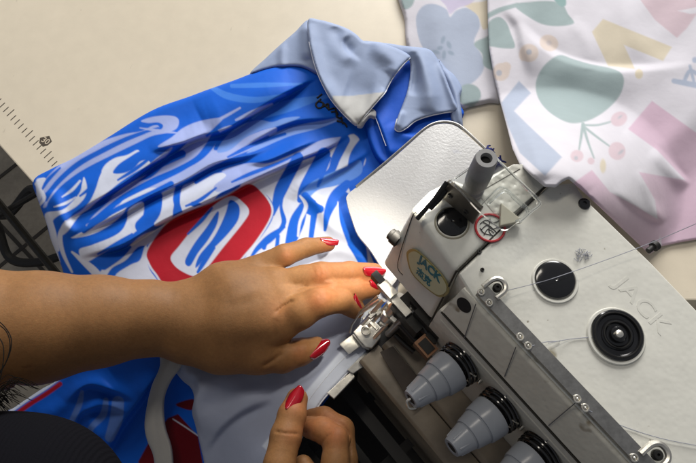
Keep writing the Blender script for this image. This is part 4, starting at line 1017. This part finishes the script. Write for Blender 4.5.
# fingernails : curved plates lying on the fingertips
def nail(base_, tip_, w, n, curve=.62, sq=.25, thick=.05, label=None, lift=0.0):
    p0 = at(*base_); p1 = at(*tip_); ax = p1-p0; L_ = np.linalg.norm(ax); ax /= L_
    n = np.asarray(n, float); n -= ax*(n@ax); n /= np.linalg.norm(n); sd_ = np.cross(ax, n)
    nu_, nv_ = 18, 14; top = []; 
    for i in range(nu_+1):
        t = i/nu_
        wd = w*(.80+.20*math.sin(min(t*2.2, 1.57))) if t < .6 else w*(1-.42*((t-.6)/.4)**1.6)
        if t < .12: wd *= math.sqrt(max(1-(1-t/.12)**2, .0))*.35+.65
        for j in range(nv_+1):
            s_ = j/nv_*2-1
            endr = 1-.06*abs(s_)**3
            pos = p0+ax*L_*(t if t < .5 else .5+(t-.5)*endr)+sd_*s_*wd/2+n*(curve*w*(1-s_*s_)*.55-.05*t*t*L_*.4+lift-.06*w*(1-t))
            if t < .12: pos = pos+ax*L_*.06*s_*s_
            top.append(pos)
    top = np.array(top); N2 = len(top); V = np.concatenate([top, top-n*thick]); Fc = []
    idn = lambda i, j: i*(nv_+1)+j
    for i in range(nu_):
        for j in range(nv_): 
            Fc.append([idn(i, j), idn(i+1, j), idn(i+1, j+1), idn(i, j+1)]); Fc.append([N2+idn(i, j+1), N2+idn(i+1, j+1), N2+idn(i+1, j), N2+idn(i, j)])
    bd = [(idn(i, 0), idn(i+1, 0)) for i in range(nu_)]+[(idn(nu_, j), idn(nu_, j+1)) for j in range(nv_)]+[(idn(i+1, nv_), idn(i, nv_)) for i in reversed(range(nu_))]+[(idn(0, j+1), idn(0, j)) for j in reversed(range(nv_))]
    for a_, b_ in bd: Fc.append([b_, a_, N2+a_, N2+b_])
    o = mesh_np('fingernail', V, Fc, M['nail'], person)
    return o
nail((319.5,240.5,3.25), (338,242.5,2.7), .80, (.1, .45, .9))
nail((362,270.5,4.05), (384.5,271.5,3.1), .92, (.1, .12, .95))
nail((369,283.0,3.75), (382,285,3.1), .8, (.3, .1, .9))
nail((353,294.5,4.6), (361.5,312,2.9), .75, (.95, .25, .38))
nail((308.5,357,3.35), (328.5,341,2.9), 1.02, (.12, -.2, .95))
nail((287,411,5.0), (301,387.5,4.5), 1.08, (-.25, .05, .95))
# black clothing and hair, at the near left
f3 = Field((-34, -32, 4), (-10, -10, 24), .3)
def ell(c, R):
    sl, g = f3.sub(f3.lo, f3.lo+f3.n*f3.vs); q = (g-c)/np.array(R); k0 = np.sqrt((q*q).sum(-1)); return ((k0-1)*min(R)).astype(np.float32)
cS = at(8, 563, 13)
f3.d = smin(ell(cS, (6.6, 7.4, 5.5)), ell(at(-90, 570, 12), (8, 8, 6)), 2.0)
V, Q = nets(f3); shirt = mesh_np('black_top', V, Q, M['knit'], person)
b = bmesh.new(); random.seed(11)
for k in range(54):
    t_ = random.random(); x0, y0 = -22+random.gauss(0, 4), 430+random.gauss(0, 9)
    x1, y1 = 8+34*t_+random.gauss(0, 3), 404-20*t_+random.gauss(0, 4)+(6 if k % 5 == 0 else 0)
    if k % 2: x1, y1 = random.uniform(-4, 12), random.uniform(398, 412)
    z0 = 14.5+random.uniform(-.6, .6)
    pts = [(x0, y0, z0), (x0*.55+x1*.1-2, y0-22, z0+.3), (x0*.2+x1*.45, y1-7, z0+.2), (x1, y1, z0-.6)]
    tube(b, [at(*p) for p in crom(pts, 6)], [.020]*18+[.005], 4)
for pts in ([(-6,318,15),(4,326,15),(11,338,15),(10,352,15),(3,368,15),(-5,380,15)], [(-5,322,15),(6,331,15),(10,345,15),(6,362,15),(-3,375,15)], [(-8,330,15),(3,345,15),(2,370,15),(-4,392,15)]):
    tube(b, [at(*p) for p in crom(pts, 6)], .03, 5)
bm_obj('hair', b, M['hair'], person, smooth=True)
# ------------------------------------------------------------------ light, world, camera
w = bpy.data.worlds.new('World'); SC.world = w; w.use_nodes = True
bg = w.node_tree.nodes['Background']; bg.inputs['Color'].default_value = (.88, .91, 1.0, 1); bg.inputs['Strength'].default_value = .15
def area(name, loc, target, size, power, col, sizey=None):
    l = bpy.data.lights.new(name, 'AREA'); l.energy = power; l.color = col; l.shape = 'RECTANGLE'; l.size = size; l.size_y = sizey or size
    o = bpy.data.objects.new(name, l); COL.objects.link(o); o.location = Vector(np.array(loc)*S)
    o.rotation_euler = (Vector(target)-Vector(loc)).to_track_quat('-Z', 'Y').to_euler(); return o
area('window_light', (45, 155, 80), (0, 0, 0), 1.1, 41, (1, .975, .94), .7)
area('ceiling_tube_light', (-35, 60, 160), (-10, 10, 0), .9, 5.5, (1, .92, .80), .2)
l = bpy.data.lights.new('machine_lamp', 'SPOT'); l.energy = 1.5; l.color = (1, .92, .78); l.spot_size = math.radians(62); l.spot_blend = .9; l.shadow_soft_size = .008
o = bpy.data.objects.new('machine_lamp', l); COL.objects.link(o)
lp = at(432, 158, 18); o.location = Vector(lp*S); tg = at(345, 272, 2.5)
o.rotation_euler = (Vector(tg)-Vector(lp)).to_track_quat('-Z', 'Y').to_euler()
cd = bpy.data.cameras.new('camera'); co = bpy.data.objects.new('camera', cd); COL.objects.link(co)
cd.sensor_width = 36; cd.lens = 36*F/696; cd.clip_start = .01; cd.clip_end = 50
co.location = Vector(CAM*S); co.rotation_euler = (TH, 0, 0)
SC.camera = co
SC.view_settings.view_transform = 'Standard'; SC.view_settings.look = 'None'; SC.view_settings.exposure = 0.13; SC.view_settings.gamma = 1
